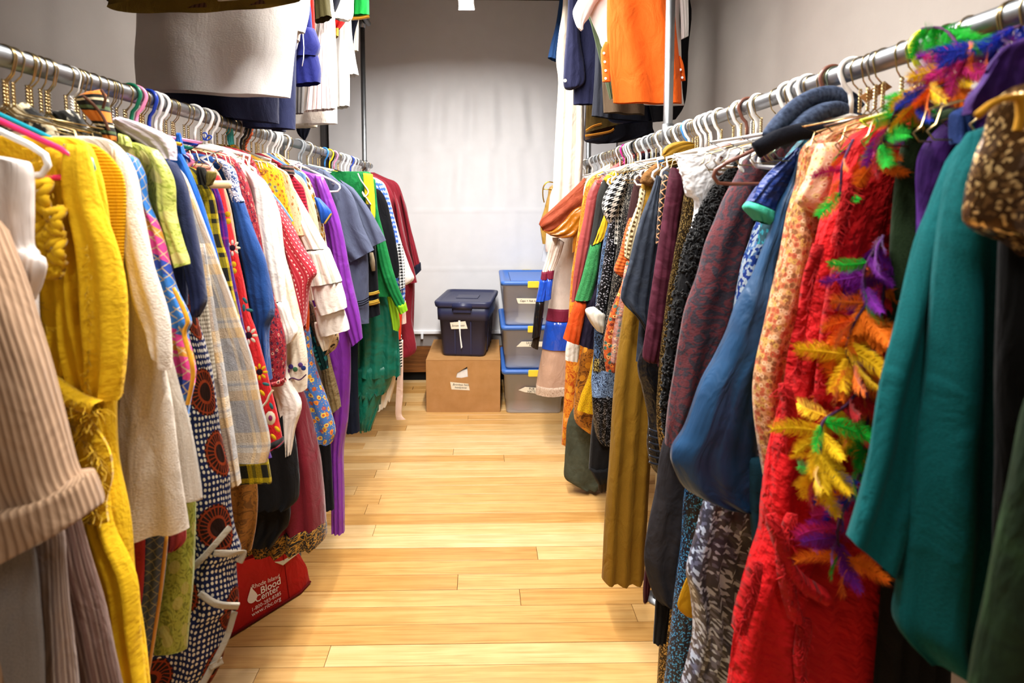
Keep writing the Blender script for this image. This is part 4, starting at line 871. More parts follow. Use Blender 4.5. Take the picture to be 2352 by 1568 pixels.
g.c([(1270, 535, 1284, 545), (1256, 587, 1272, 587), (1245, 624, 1262, 622)], CRX, 'sleeve', dd=-.07, t=.03); g.c([(1244, 622, 1262, 620), (1241, 642, 1260, 641)], BUR, 'burgundy_cuff', dd=-.07, t=.032)
g.c([(1240, 640, 1260, 640), (1236, 665, 1256, 665), (1231, 692, 1252, 690)], BLV, 'blue_cuff', dd=-.07, t=.034); g.c([(1231, 690, 1252, 688), (1226, 730, 1246, 730), (1222, 776, 1240, 770)], BLK, 'black_glove', dd=-.07, t=.028)
g.c([(1236, 735, 1248, 730), (1226, 770, 1242, 765), (1219, 795, 1236, 802)], wool('3a2c1e', '1a130c', 90), 'fur_trim', dd=-.06, t=.03, wr=.008)
g.c([(1284, 548, 1296, 556), (1270, 590, 1286, 590), (1260, 622, 1274, 620)], CRX, 'sleeve', dd=-.10, t=.026); g.c([(1259, 620, 1274, 618), (1257, 640, 1271, 640)], BUR, 'burgundy_cuff', dd=-.10, t=.03); g.c([(1257, 639, 1271, 638), (1253, 690, 1265, 686)], BLV, 'blue_cuff', dd=-.10, t=.03)
RU = velvet('8a3a20', 'c06a48', .3); GS = satin('b06a10', .3, .6)
g = GR('rust_robe', 'rust robe with huge bell sleeve lined in gold satin', 'robe', 3.00, hang='wire')
g.body([(1420, 382), (1370, 396), (1345, 415), (1334, 470), (1322, 545), (1318, 580)], RU, t=.03)
g.c([(1346, 404, 1346, 480), (1318, 432, 1326, 484), (1290, 458, 1306, 500), (1265, 482, 1284, 522), (1245, 500, 1262, 532), (1238, 514, 1250, 532)], RU, 'bell_sleeve', dd=-.03, t=.045, folds=2, amp=.01)
g.c([(1338, 470, 1340, 500), (1316, 480, 1330, 530), (1290, 506, 1316, 545), (1264, 528, 1290, 547), (1243, 527, 1266, 541)], GS, 'satin_lining', dd=-.05, t=.03, folds=3, amp=.012, wr=.012); g.c([(1322, 510, 1334, 520), (1316, 546, 1328, 545), (1314, 580, 1321, 576)], GS, 'satin_lining', dd=-.04, t=.02)
g = GR('white_navy_coat', 'white coat with navy side panel behind the salmon robe', 'coat', 2.90, hang='wire')
g.body([(1430, 374), (1390, 386), (1362, 398), (1348, 414), (1341, 440), (1340, 480)], WH, t=.02); g.c([(1362, 405, 1352, 415), (1350, 450, 1343, 455), (1345, 500, 1339, 500)], cloth('1a2450'), 'navy_panel', dd=-.03, t=.02)
g = GR('zebra_shirt', 'white shirt with black brush stripes hung behind the yellow black coat', 'shirt', 2.84, hang='wire')
g.body([(1440, 362), (1400, 376), (1372, 394), (1362, 406), (1352, 430)], brocade('e8e2da', '151412', 14, None, .85, 0, .7, .74, 4), t=.016, k=-.1)
OB = brocade('b8480a', 'd8841c', 26, 'e09a2a', .6)
g = GR('orange_brocade_gown', 'long orange brocade gown with pointed uneven hem', 'gown', 2.78, hang='wire')
g.body([(1410, 384), (1360, 405), (1342, 440), (1330, 520), (1318, 596), (1312, 640), (1305, 740), (1299, 826), (1296, 901), (1290, 1020)], OB, t=.03, folds=3, amp=.012)
g.c([(1296, 960, 1380, 960), (1292, 1010, 1368, 1010), (1312, 1045, 1360, 1040), (1328, 1068, 1350, 1050)], OB, 'pointed_hem', dd=-.035, t=.02, folds=2, amp=.01)
wireobj('loose_thread', [Vector(v) - Vector(g.root.location) for v in crom([tuple(v) for v in pts3([(1320, 1062), (1326, 1078), (1336, 1080), (1343, 1062), (1341, 1050)], g.d - .05)], 3)], .0016, cloth('c03a2a'), g.root)
SL = satin('9a4240', .5, .35)
g = GR('salmon_robe', 'dusty red satin robe with straight sleeve beside the orange brocade gown', 'robe', 2.62, hang='wire')
g.body([(1460, 352), (1410, 380), (1380, 408), (1362, 440), (1350, 520), (1335, 650), (1330, 760)], SL, t=.02)
g.c([(1368, 412, 1384, 415), (1350, 446, 1374, 450), (1341, 500, 1364, 505), (1328, 562, 1354, 562), (1319, 629, 1338, 629), (1313, 694, 1322, 690)], SL, 'sleeve', dd=-.02, t=.03, folds=2)
g.c([(1415, 386, 1460, 352), (1440, 372, 1500, 340), (1452, 366, 1490, 350)], SL, 'collar', dd=-.02, t=.014)
NAV2, CBK, CYE, CGF, COR = velvet('1a1428', '4a3a5a', .3), wool('232323', '333330', 200, .4), velvet('d8a81a', 'f0d060', .3), wool('3f8a52', '2a6a3a', 90, 1.0), velvet('c2440e', 'f08040', .4)
g = GR('patchwork_coat', 'patchwork coat in black yellow green fur and orange panels', 'coat', 2.42, hang='white')
g.body([(1520, 352), (1460, 378), (1420, 394), (1398, 414), (1384, 470), (1372, 560), (1362, 700), (1366, 790)], NAV2, t=.024)
g.c([(1386, 412, 1402, 440), (1373, 445, 1394, 470), (1366, 490, 1390, 495), (1357, 548, 1382, 530), (1346, 600, 1360, 590), (1338, 650, 1345, 645)], CBK, 'black_panel', dd=-.024, t=.03)
g.c([(1386, 411, 1402, 434), (1400, 398, 1416, 420), (1425, 386, 1432, 400), (1456, 372, 1460, 380)], CYE, 'yellow_shoulder', dd=-.03, t=.026)
g.c([(1388, 488, 1396, 496), (1372, 525, 1394, 536), (1356, 563, 1382, 553)], CYE, 'yellow_panel', dd=-.034, t=.03); g.c([(1356, 561, 1382, 551), (1342, 615, 1374, 610), (1334, 648, 1366, 652), (1322, 689, 1357, 687)], CGF, 'green_fur_panel', dd=-.034, t=.034, wr=.006)
g.c([(1322, 688, 1348, 694), (1306, 733, 1340, 740), (1293, 776, 1330, 790)], COR, 'orange_cuff', dd=-.034, t=.034); g.c([(1344, 694, 1374, 650), (1338, 742, 1370, 738), (1328, 789, 1365, 801)], NAV2, 'navy_panel', dd=-.03, t=.03)
g = GR('white_cuff_shirt', 'white shirt cuff below the orange patchwork cuff', 'shirt', 2.55, hang=None)
g.c([(1306, 770, 1335, 770), (1300, 800, 1332, 800), (1299, 826, 1328, 830)], WH, 'cuff', t=.016)
PAI = brocade('6a3a0c', 'b8741c', 30, 'd8901c', .7)
g = GR('paisley_skirt', 'brown and gold paisley skirt beside the orange brocade gown', 'skirt', 2.58, hang='wire')
g.body([(1400, 700), (1340, 800), (1330, 850), (1323, 890), (1319, 962), (1345, 990), (1364, 1000)], PAI, t=.03, folds=3, amp=.01, inner=[1420])
g = GR('yellow_print_skirt', 'bright yellow skirt with tiny print beside the tapestry vest', 'skirt', 2.50, hang='wire')
g.c([(1362, 820, 1400, 820), (1350, 870, 1395, 870), (1336, 905, 1390, 905), (1326, 940, 1385, 955)], floral('e2b40a', ('c98a0a', 'd89a10'), 130, .3, '9a6a08'), 'body', t=.02)
g = GR('suede_skirt', 'grey green suede skirt with curved hem near the floor', 'skirt', 2.68, hang='wire')
g.body([(1380, 850), (1310, 950), (1300, 1020), (1297, 1060), (1296, 1095), (1312, 1108), (1343, 1121)], velvet('44483a', '6a6e5a', .2), t=.04, folds=2, amp=.01, inner=[1440, 1440, 1440, 1440, 1430, 1400, 1375])
g = GR('black_rolled_trousers', 'black trousers with rolled bottoms beside the mustard coat', 'trousers', 2.30, hang='wire')
g.c([(1380, 860, 1420, 860), (1362, 960, 1412, 960), (1356, 1040, 1406, 1040), (1354, 1078, 1402, 1076)], BKC, 'leg', dd=.03, t=.03); g.c([(1354, 1074, 1402, 1070), (1362, 1092, 1400, 1088), (1372, 1110, 1392, 1104)], BKC, 'rolled_cuff', dd=.02, t=.034); g.c([(1374, 1098, 1396, 1096), (1374, 1126, 1396, 1122)], cloth('3a3024'), 'brown_hem', dd=.05, t=.02)
TAP = brocade('10141e', '5a7aa8', 34, None, .8, 0, .55, .6, 8)
g = GR('tapestry_vest', 'long vest in blue and gold tapestry bands over black glitter', 'vest', 2.30, hang='wire')
g.body([(1470, 400), (1420, 440), (1400, 505), (1385, 560), (1373, 640), (1366, 740), (1364, 800), (1361, 850)], TAP, t=.02)
g.body([(1362, 840), (1358, 875), (1360, 910)], brocade('1a2a4a', '8aa8d0', 44, None, .7, 0, .5, .56, 10), 'blue_band', t=.022, grow=False); g.body([(1365, 815), (1361, 850)], glitter('3a2a0e', 'e8cf7a', 160, .6), 'gold_band', t=.023, grow=False)
g.body([(1359, 905), (1364, 960), (1370, 1005), (1386, 1022)], glitter('0d0d10', '8a8a90', 260, .8), 'glitter_skirt', t=.022, grow=False, inner=[1440, 1430, 1420, 1400])
BSP = glitter('0c0c11', 'c8c8d4', 210, .84, .35, .4)
g = GR('sparkle_jacket', 'black sparkling jacket with upturned white cuff', 'jacket', 2.26, hang='white')
g.body([(1540, 350), (1480, 376), (1440, 398), (1420, 440), (1405, 520), (1395, 640), (1385, 760)], BSP, t=.018)
g.c([(1436, 402, 1446, 404), (1414, 440, 1438, 450), (1401, 512, 1420, 520), (1391, 570, 1412, 575), (1381, 640, 1402, 645), (1366, 720, 1390, 732)], BSP, 'sleeve', dd=-.02, t=.028)
g.c([(1364, 704, 1390, 720), (1345, 712, 1390, 738), (1356, 740, 1388, 752), (1372, 760, 1384, 764)], cloth('eae2d2', .7), 'white_cuff', dd=-.028, t=.036)
g = GR('houndstooth_jacket', 'black and white houndstooth jacket with puffed shoulder', 'jacket', 2.18, hang='white')
HT = hound('e6e0d6', '141416', .011)
g.body([(1540, 345), (1480, 372), (1446, 392), (1425, 420), (1415, 470), (1410, 560)], HT, t=.016)
g.c([(1424, 398, 1446, 402), (1394, 436, 1432, 444), (1383, 470, 1420, 476), (1389, 496, 1411, 500), (1399, 514, 1404, 512)], HT, 'puffed_sleeve', dd=-.02, t=.04)
g.c([(1410, 392, 1426, 400), (1440, 376, 1450, 386)], cloth('e8d8b8'), 'collar', dd=-.0, t=.02)
g = GR('black_sequin_cardigan', 'black sequinned cardigan hanging between sparkling jacket and brown coat', 'cardigan', 2.12, hang='wire')
g.body([(1560, 342), (1500, 368), (1466, 385), (1448, 410), (1432, 479), (1417, 565), (1407, 637), (1390, 750), (1376, 840), (1378, 850)], glitter('0e0e10', '9a9486', 190, .8, .4, .4), t=.022)
g = GR('brown_wool_coat', 'dark brown coat with plain shoulder beside the black sequinned cardigan', 'coat', 2.06, hang='wire')
g.body([(1570, 340), (1510, 365), (1478, 382), (1462, 410), (1452, 440), (1443, 490), (1436, 540), (1430, 620)], wool('3a2424'), t=.02)
g = GR('orange_rib_sweater', 'rust orange ribbed sweater sleeve under the crocheted shawl', 'sweater', 2.03, hang=None)
g.c([(1446, 500, 1470, 500), (1436, 530, 1466, 545), (1424, 580, 1452, 590), (1410, 620, 1440, 622), (1428, 637, 1440, 634)], knit('c2602a', '8a3a14', .012, 1), 'sleeve', t=.02)
g = GR('orange_print_dress', 'orange printed dress in a crinkled clear sleeve beside the mustard coat', 'dress', 1.99, hang='wire')
g.c([(1438, 600, 1480, 600), (1428, 650, 1470, 650), (1412, 690, 1455, 690), (1396, 740, 1440, 740), (1386, 800, 1425, 800), (1392, 852, 1418, 852)], floral('b8501c', ('d87a2a', '7a2a1a', 'e8a860', '2a6a60'), 60, .4, '4a1a10'), 'body', t=.018)
g.c([(1436, 610, 1474, 610), (1424, 660, 1462, 660), (1406, 760, 1438, 760), (1400, 830, 1424, 830)], film('ffffff', .14, .1), 'clear_sleeve', dd=-.01, t=.02, wr=.01)
MU = wool('8e6a20', '765616', 260, .5)
g = GR('mustard_coat', 'long mustard wool coat with brown fur collar', 'coat', 1.84, hang='wire')
g.body([(1560, 350), (1520, 366), (1482, 402), (1473, 440), (1466, 520), (1448, 640), (1436, 700), (1418, 829), (1404, 1000), (1394, 1147), (1384, 1330)], MU, t=.036, folds=3, amp=.012, inner=[1700, 1680, 1620, 1580, 1560, 1540, 1530, 1515, 1500, 1490, 1480])
g.c([(1470, 420, 1500, 430), (1476, 402, 1512, 415), (1494, 384, 1530, 396), (1522, 366, 1556, 372), (1545, 352, 1570, 360)], wool('8a6238', '5a3c1e', 70, 1.2), 'fur_collar', dd=-.03, t=.03, wr=.006)
g = GR('crochet_shawl', 'cream crocheted shawl edge beside the grey crushed velvet cape', 'shawl', 1.78, hang=None)
g.c([(1470, 430, 1484, 440), (1463, 470, 1476, 480), (1444, 524, 1466, 530), (1437, 560, 1460, 560), (1436, 590, 1450, 600)], dots('d8c49a', '5a4020', .012, .28), 'edge', t=.012, wr=.004)
CV = velvet('2a313e', '66707f', .5)
g = GR('crushed_velvet_cape', 'slate grey crushed velvet cape with pointed hem', 'cape', 1.73, hang='white')
g.body([(1600, 375), (1540, 385), (1516, 400), (1512, 430), (1508, 560), (1500, 700)], CV, t=.016)
g.c([(1508, 402, 1520, 410), (1496, 440, 1514, 450), (1475, 493, 1512, 500), (1458, 551, 1510, 560), (1444, 608, 1507, 615), (1427, 668, 1502, 680), (1432, 696, 1496, 720), (1465, 730, 1492, 750), (1484, 760, 1490, 762)], CV, 'cape_panel', dd=-.02, t=.022, folds=3, amp=.01)
g.c([(1470, 720, 1510, 720), (1466, 780, 1508, 780), (1462, 830, 1500, 830)], CV, 'inner_panel', dd=.03, t=.016)
LE = satin('101116', .32, .5, (50, .4, .01))
g = GR('black_leather_gown', 'black leather gown with raised bands beside the burgundy velvet gown', 'gown', 1.68, hang='wire')
g.body([(1620, 420), (1550, 560), (1510, 700), (1478, 790), (1464, 840), (1478, 900), (1490, 960), (1487, 1020), (1496, 1068), (1512, 1090)], LE, t=.022, inner=[1700])
for k_ in range(6): ribbon(g, 'raised_band', [(1490, 985 + 15 * k_), (1503, 990 + 15 * k_), (1518, 992 + 15 * k_)], 5, satin('2a2d36', .25, .6), dd=-.028, t=.006)
g = GR('copper_net_top', 'black top with copper fishnet lacing beside the burgundy velvet gown', 'top', 1.64, hang='white')
g.c([(1526, 400, 1548, 405), (1518, 430, 1540, 435), (1512, 500, 1530, 500), (1508, 560, 1520, 562)], grid('131114', 'c08a60', .018, .16, .78), 'mesh_panel', t=.02)
BV = velvet('3a0a1c', '9a4a66', .6)
g = GR('burgundy_velvet_gown', 'burgundy crushed velvet gown with long sleeve', 'gown', 1.58, hang='wire')
g.body([(1640, 340), (1585, 362), (1560, 385), (1548, 420), (1540, 520), (1530, 700), (1512, 800), (1510, 840)], BV, t=.016)
g.c([(1541, 384, 1566, 390), (1534, 424, 1570, 436), (1524, 493, 1558, 500), (1510, 580, 1548, 590), (1498, 666, 1538, 676), (1487, 752, 1527, 760), (1478, 815, 1512, 825), (1484, 830, 1506, 832)], BV, 'sleeve', dd=-.022, t=.028)
BZ = glitter('2c2010', 'b09458', 230, .72, .35, .7, '4a3818')
g = GR('bronze_lurex_gown', 'bronze lurex gown glittering down to the floor', 'gown', 1.50, hang='wire')
g.body([(1640, 345), (1595, 380), (1574, 430), (1560, 520), (1546, 590), (1532, 670), (1518, 800), (1514, 850), (1508, 960), (1520, 1060), (1544, 1150), (1531, 1330), (1518, 1450), (1508, 1600)], BZ, t=.022, folds=3, amp=.008)
g = GR('beige_cover_dress', 'beige pleated dress inside the clear garment bag', 'dress', 1.43, hang='wire')
g.body([(1700, 325), (1660, 350), (1640, 380), (1630, 430), (1618, 520), (1610, 640)], knit('bda58c', '94806a', .012, 0), t=.012)
g = GR('clear_garment_bag', 'crumpled clear plastic garment bag over the beige pleated dress', 'garment bag', 1.40, hang='clear')
g.c([(1550, 354, 1572, 358), (1554, 376, 1672, 346), (1562, 412, 1662, 390), (1574, 448, 1634, 430), (1592, 462, 1622, 466), (1586, 530, 1612, 520), (1580, 590, 1596, 580)], film('f8f8fa', .72, .3), 'film', dd=-.01, t=.03, wr=.016, folds=4, amp=.008); g.c([(1600, 352, 1620, 345), (1625, 380, 1740, 325), (1640, 395, 1690, 375)], film('f4f4f8', .6, .25), 'film_shoulder', dd=-.02, t=.026, wr=.012)
g = GR('black_curly_fur_coat', 'black curly fur coat between the garment bag and the dark red brocade coat', 'coat', 1.32, hang='wire')
FUR = wool('0b0b0c', '1a1a1c', 60, 1.0)
EL = [(1704, 351), (1679, 389), (1653, 415), (1628, 456), (1605, 501), (1580, 565), (1557, 644), (1536, 754), (1524, 909), (1530, 1001)]; ER = [(1726, 345), (1700, 385), (1672, 437), (1650, 488), (1630, 549), (1602, 628), (1590, 700), (1567, 785), (1549, 909), (1540, 1001)]
g.body([(1790, 320), (1740, 335), (1705, 360), (1670, 440), (1640, 540), (1600, 700), (1570, 850), (1560, 980)], FUR, t=.016)
sl = g.c(CH(EL, ER), FUR, 'sleeve', dd=-.022, t=.028, wr=.006)
q = random.Random(3); V, Fc = [], []; rt = Vector(g.root.location)
vs = [v.co.copy() + rt for v in sl.data.vertices]; nc = 31
for k_ in range(1500):
    i = q.randrange(len(vs) - nc - 2); a, b, c_ = vs[i], vs[i + 1], vs[i + nc] if i + nc < len(vs) else vs[i]
    if (a - b).length > .05 or (a - c_).length > .08: continue
    f, h_ = q.random(), q.random(); p = a + (b - a) * f + (c_ - a) * h_
    if p.y > g.d + .0: continue
    r_ = q.uniform(.0035, .006); ax = Vector((q.uniform(-1, 1), q.uniform(-1, 1), q.uniform(-1, 1))).normalized(); u_ = ax.orthogonal().normalized(); w_ = ax.cross(u_)
    wire(V, Fc, [p + (u_ * math.cos(t_) + w_ * math.sin(t_)) * r_ + ax * (t_ * .0006) for t_ in (0, 1.1, 2.2, 3.3, 4.4, 5.5)], .0022, 4, cap=False)
o = at_part(g.root, 'curls', V, Fc, cloth('101011', .8, .3, None, .1)); o['kind'] = 'stuff'
RBC = brocade('2c2630', '5a242a', 38, None, .85, 0, .4, .6, 5)
g = GR('dark_red_brocade_coat', 'charcoal and dark red brocade coat with long sleeve', 'coat', 1.22, hang='wire')
g.body([(1850, 300), (1790, 322), (1755, 345), (1735, 430), (1710, 560), (1690, 720), (1640, 850), (1600, 1000), (1590, 1040)], RBC, t=.016)
g.c(CH([(1742, 329), (1718, 354), (1690, 405), (1665, 453), (1646, 501), (1623, 558), (1604, 628), (1573, 723), (1554, 847), (1535, 970), (1530, 1022)], [(1780, 345), (1770, 380), (1756, 437), (1744, 470), (1730, 501), (1716, 560), (1700, 628), (1684, 723), (1640, 835), (1588, 970), (1566, 1030)]), RBC, 'sleeve', dd=-.022, t=.03, folds=2, amp=.006)
g = GR('charcoal_suede_coat', 'charcoal suede coat hem beneath the dark red brocade sleeve', 'coat', 1.36, hang='wire')
g.body([(1700, 700), (1580, 900), (1524, 1015), (1506, 1125), (1488, 1217), (1481, 1291), (1500, 1362), (1520, 1386)], velvet('2c2b30', '4a4950', .3), t=.022, inner=[1760, 1740, 1700, 1680, 1660, 1640, 1620, 1600])
g = GR('maroon_hem_skirt', 'thin maroon skirt edge beside the charcoal suede coat', 'skirt', 1.44, hang=None)
g.c([(1494, 1180, 1510, 1180), (1482, 1300, 1500, 1300), (1478, 1350, 1494, 1345), (1479, 1386, 1486, 1382)], cloth('3a0e18'), 'edge', t=.01)
g = GR('black_long_skirt', 'black skirt hem low between charcoal suede and bronze lurex', 'skirt', 1.39, hang=None)
g.c([(1510, 1250, 1550, 1250), (1506, 1380, 1540, 1380), (1502, 1478, 1530, 1474)], BKC, 'body', t=.012)
g = GR('blue_sequin_gown', 'dark blue sequinned gown glittering beside the bronze lurex gown', 'gown', 1.22, hang='wire')
g.body([(1690, 800), (1620, 1000), (1576, 1120), (1566, 1250), (1549, 1372), (1531, 1526), (1522, 1610)], glitter('081c3a', '46b0ff', 240, .8, .3, .3), dd=.05, t=.02, inner=[1800])
g = GR('mustard_slip', 'mustard slip dress edge between blue sequins and iridescent gown', 'dress', 1.15)
g.body([(1860, 330), (1830, 420), (1760, 700), (1650, 1150), (1580, 1320), (1562, 1370), (1559, 1398), (1580, 1418)], cloth('c8920e'), t=.006, amp=.002, inner=[1900])
g = GR('black_crepe_gown', 'long black crepe gown in the gap behind the teal coat', 'gown', .775)
g.body([(2160, 240), (2110, 300), (2095, 400), (2085, 700), (2065, 1000), (2040, 1300), (2010, 1640)], cloth('08080a'), t=.014, folds=4, amp=.01)
g = GR('navy_fleece_scarf', 'speckled navy fleece scarf heaped over the rail hangers', 'scarf', 1.02, hang='green')
FL = wool('4a566e', '1e2536', 70, 1.0)
ribbon(g, 'fold', [(1766, 320), (1798, 276), (1848, 234), (1904, 216), (1948, 228), (1970, 252)], 40, FL, dd=-.02, t=.022, wr=.006, n=18)
ribbon(g, 'fold', [(1790, 330), (1826, 300), (1868, 266), (1914, 250), (1952, 262), (1972, 282)], 36, FL, dd=-.036, t=.02, wr=.006, n=18)
ribbon(g, 'dark_fold', [(1736, 346), (1786, 318), (1842, 302), (1886, 300), (1930, 300)], 40, wool('14161e'), dd=-.055, t=.016, n=18)
g = GR('teal_lace_dress', 'dark teal lace dress behind the brown tubular hanger', 'dress', 1.12, hang='brown', hoff=-.06)
g.body([(1962, 242), (1920, 262), (1850, 308), (1790, 372), (1766, 410), (1755, 470), (1740, 560)], glitter('07414e', '0f7f92', 120, .7, .6, .1), t=.02, wr=.006)
g = GR('blue_white_sequin_dress', 'blue and white sequinned dress under the mint cuff', 'dress', 1.16, hang='wire')
g.body([(1850, 420), (1770, 480), (1738, 512), (1722, 555), (1706, 600), (1696, 650), (1686, 718), (1690, 760)], glitter('2a4aa8', 'cfe0f0', 110, .6, .35, .3, '6f9ad8'), t=.016, inner=[1900])
g = GR('blue_ruched_jacket', 'deep blue ruched jacket with short sleeve and mint cuff', 'jacket', 1.05, hang='wire')
RJ = satin('0c2f7a', .5, .4, (40, 1.0, .02))
g.body([(1990, 262), (1920, 290), (1860, 330), (1836, 360), (1815, 430), (1800, 520)], RJ, t=.014)
g.c([(1832, 338, 1846, 352), (1788, 380, 1836, 385), (1750, 420, 1810, 435), (1722, 462, 1780, 488)], RJ, 'sleeve', dd=-.02, t=.032, folds=5, amp=.008, wr=.01)
g.c([(1718, 462, 1778, 486), (1710, 476, 1772, 512), (1736, 506, 1762, 516)], cloth('3fb89a', .6), 'mint_cuff', dd=-.02, t=.036)
g = GR('blue_silk_gown', 'blue silk gown with huge balloon sleeve gathered at the bottom', 'gown', 1.03, hang='wire')
BS = T('shot_silk'); nb = BS.noise(7, 3, None, .5); BS = BS.fin(BS.ramp(nb, [(.3, '082a48'), (.6, '0d4068'), (.8, '12335c')]), .5, .1, 0, .4, (22, .12, .01), .06)
g.body([(1980, 268), (1910, 300), (1860, 330), (1842, 360), (1825, 430), (1806, 517), (1788, 640), (1760, 800), (1750, 950)], BS, t=.014)
g.c(CH([(1838, 338), (1820, 405), (1788, 469), (1772, 515), (1752, 570), (1728, 632), (1696, 695), (1658, 804), (1616, 880), (1572, 983), (1543, 1030), (1543, 1070), (1575, 1122), (1660, 1158), (1700, 1166)], [(1848, 345), (1836, 400), (1822, 440), (1812, 490), (1806, 540), (1790, 628), (1780, 720), (1764, 800), (1750, 860), (1742, 960), (1742, 1030), (1748, 1080), (1748, 1130), (1744, 1158), (1736, 1170)]), BS, 'balloon_sleeve', dd=-.026, t=.04, folds=3, amp=.006, wr=.006)
g = GR('iridescent_gown', 'grey blue iridescent sequin gown hanging below the blue balloon sleeve', 'gown', 1.09, hang='wire')
IR = glitter('3a3c4c', 'b8c8e0', 120, .72, .4, .2, '666a84')
g.body([(1790, 800), (1690, 1000), (1632, 1130), (1602, 1236), (1580, 1310), (1588, 1372), (1590, 1470), (1555, 1610)], IR, t=.03, folds=6, amp=.016, wr=.008, inner=[1840, 1830, 1800, 1790, 1780, 1770, 1760, 1750])
g = GR('teal_underskirt', 'dark teal skirt strip between blue sleeve and red gown', 'skirt', .975, hang=None)
g.c([(1720, 1050, 1790, 1050), (1722, 1150, 1780, 1150), (1730, 1260, 1770, 1260), (1738, 1300, 1756, 1300)], cloth('123a4a'), 'body', t=.014)
PE = floral('b8784a', ('c9a052', 'b8563a', 'd8b088', '8a5a36'), 120, .5, '8a5030', .45, 'd0a070')
g = GR('peach_sequin_gown', 'peach and gold floral sequin gown with fluttering cap sleeve', 'gown', .915, hang='wire')
g.body([(1960, 275), (1900, 300), (1866, 322), (1846, 350), (1838, 420), (1820, 485), (1807, 549), (1786, 647), (1766, 723), (1736, 859), (1734, 940), (1746, 1040), (1760, 1140), (1770, 1250)], PE, t=.026, folds=6, amp=.014, wr=.004, inner=[2060])
g.c([(1880, 330, 1920, 325), (1858, 400, 1935, 395), (1832, 462, 1940, 450), (1880, 494, 1938, 480)], floral('d8a888', ('c96a4a', 'd8b878', 'e0c8a8'), 90, .35, 'a8603a', .5), 'cap_sleeve', dd=-.03, t=.02)
# red gown
RG = cloth('c40c12', .8, .05, (60, .7, .012), .2); RGF = cloth('b00b10', .85, .05, (60, .9, .014), .25)
g = GR('red_fringed_gown', 'bright red gown with torn fringed strips draped with the feather boa', 'gown', .83, hang='wire')
g.body([(2040, 270), (1990, 295), (1958, 318), (1940, 360), (1916, 440), (1896, 491), (1876, 560), (1860, 660), (1845, 754), (1820, 816), (1808, 878), (1777, 1032), (1760, 1156), (1756, 1230), (1728, 1310), (1709, 1372), (1678, 1560), (1670, 1620)], RG, t=.034, folds=6, amp=.014, wr=.008, inner=[2120, 2120, 2130, 2130, 2130, 2130, 2120, 2120, 2110, 2110, 2100, 2090, 2080, 2080, 2080, 2080, 2080, 2080])
for q_ in ([(1880, 560), (1862, 680), (1840, 790), (1825, 860)], [(1930, 600), (1910, 720), (1890, 850), (1880, 950)], [(1800, 880), (1812, 960), (1790, 1040)], [(1770, 1180), (1790, 1260), (1830, 1330), (1890, 1370)], [(1740, 1290), (1715, 1380), (1700, 1450)], [(1820, 1180), (1800, 1290), (1830, 1420)], [(1900, 1230), (1930, 1290), (1960, 1330)], [(1850, 1420), (1840, 1520), (1850, 1600)], [(1950, 420), (1935, 500), (1920, 560)]):
    ribbon(g, 'torn_strip', q_, 26, RGF, dd=-.052, t=.010, wr=.010)
    fringe(g.root, 'frayed_threads', pts3(q_, g.d - .062), RGF, .02, 60, .0007, int(q_[0][0]))
g = GR('dark_green_dress', 'dark olive green wool dress between red gown and purple velvet dress', 'dress', .74, hang='wire')
g.body([(2260, 230), (2180, 250), (2112, 282), (2080, 330), (2065, 430), (2057, 560), (2052, 720), (2040, 900), (2030, 1100)], wool('26361f', '1a2816', 200, .6), t=.02, folds=4, amp=.01)
PV = velvet('2f0c52', '7a3ab0', .5)
g = GR('purple_velvet_dress', 'purple velvet dress behind the teal coat', 'dress', .685, hang='wire')
g.body([(2330, 190), (2262, 212), (2215, 245), (2150, 300), (2118, 345), (2112, 400), (2116, 480), (2110, 620)], PV, t=.018, folds=3, amp=.008)
g = GR('navy_strap_dress', 'navy dress with blue straps on the hanger beside the teal coat', 'dress', .655, hang='wire')
g.c([(2186, 258, 2240, 232), (2190, 300, 2225, 300), (2192, 330, 2215, 330)], cloth('20366e'), 'strap', t=.01)
g.body([(2330, 260), (2260, 290), (2225, 330), (2200, 420), (2180, 560)], cloth('151c34'), dd=.005, t=.012)
TE = wool('0c5a5c', '0a484c', 220, .5)
g = GR('teal_coat', 'teal wool coat with wide open front panels nearest the gold sequin top', 'coat', .60, hang='wire')
g.c([(2200, 335, 2286, 290), (2168, 404, 2260, 400), (2140, 480, 2215, 490), (2110, 556, 2190, 560), (2073, 705, 2172, 700), (2024, 885, 2150, 900), (1983, 1090, 2125, 1130), (1945, 1232, 2085, 1350)], TE, 'sleeve', dd=.012, t=.02, folds=2, amp=.008)
g.c([(2225, 305, 2345, 270), (2190, 400, 2345, 400), (2165, 520, 2345, 520), (2154, 640, 2340, 640), (2140, 850, 2330, 850), (2112, 1100, 2320, 1100), (2086, 1350, 2300, 1350), (2073, 1448, 2280, 1448), (2126, 1516, 2260, 1500)], TE, 'front_panel', dd=-.02, t=.026, folds=2, amp=.012)
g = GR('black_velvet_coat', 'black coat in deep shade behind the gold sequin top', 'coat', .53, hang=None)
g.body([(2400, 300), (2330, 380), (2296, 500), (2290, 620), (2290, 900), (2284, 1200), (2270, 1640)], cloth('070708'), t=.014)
GSQ = glitter('4a3014', 'd8b478', 200, .86, .25, .6, '7a5830')  # sparse bright cells paint the sequins' glints into the colour
g = GR('gold_sequin_top', 'gold sequinned top with yellow cord straps beside the teal coat', 'top', .50, hang='wire')
g.body([(2400, 180), (2330, 200), (2290, 240), (2276, 300), (2250, 370), (2232, 440), (2231, 505), (2260, 535), (2320, 560), (2360, 590)], GSQ, t=.024, wr=.008, inner=[2700])
for q_ in ([(2242, 268), (2275, 240), (2310, 226), (2352, 222)], [(2340, 215), (2345, 260), (2338, 300)]): ribbon(g, 'cord_strap', q_, 16, cloth('b07c14'), dd=-.04, t=.006)
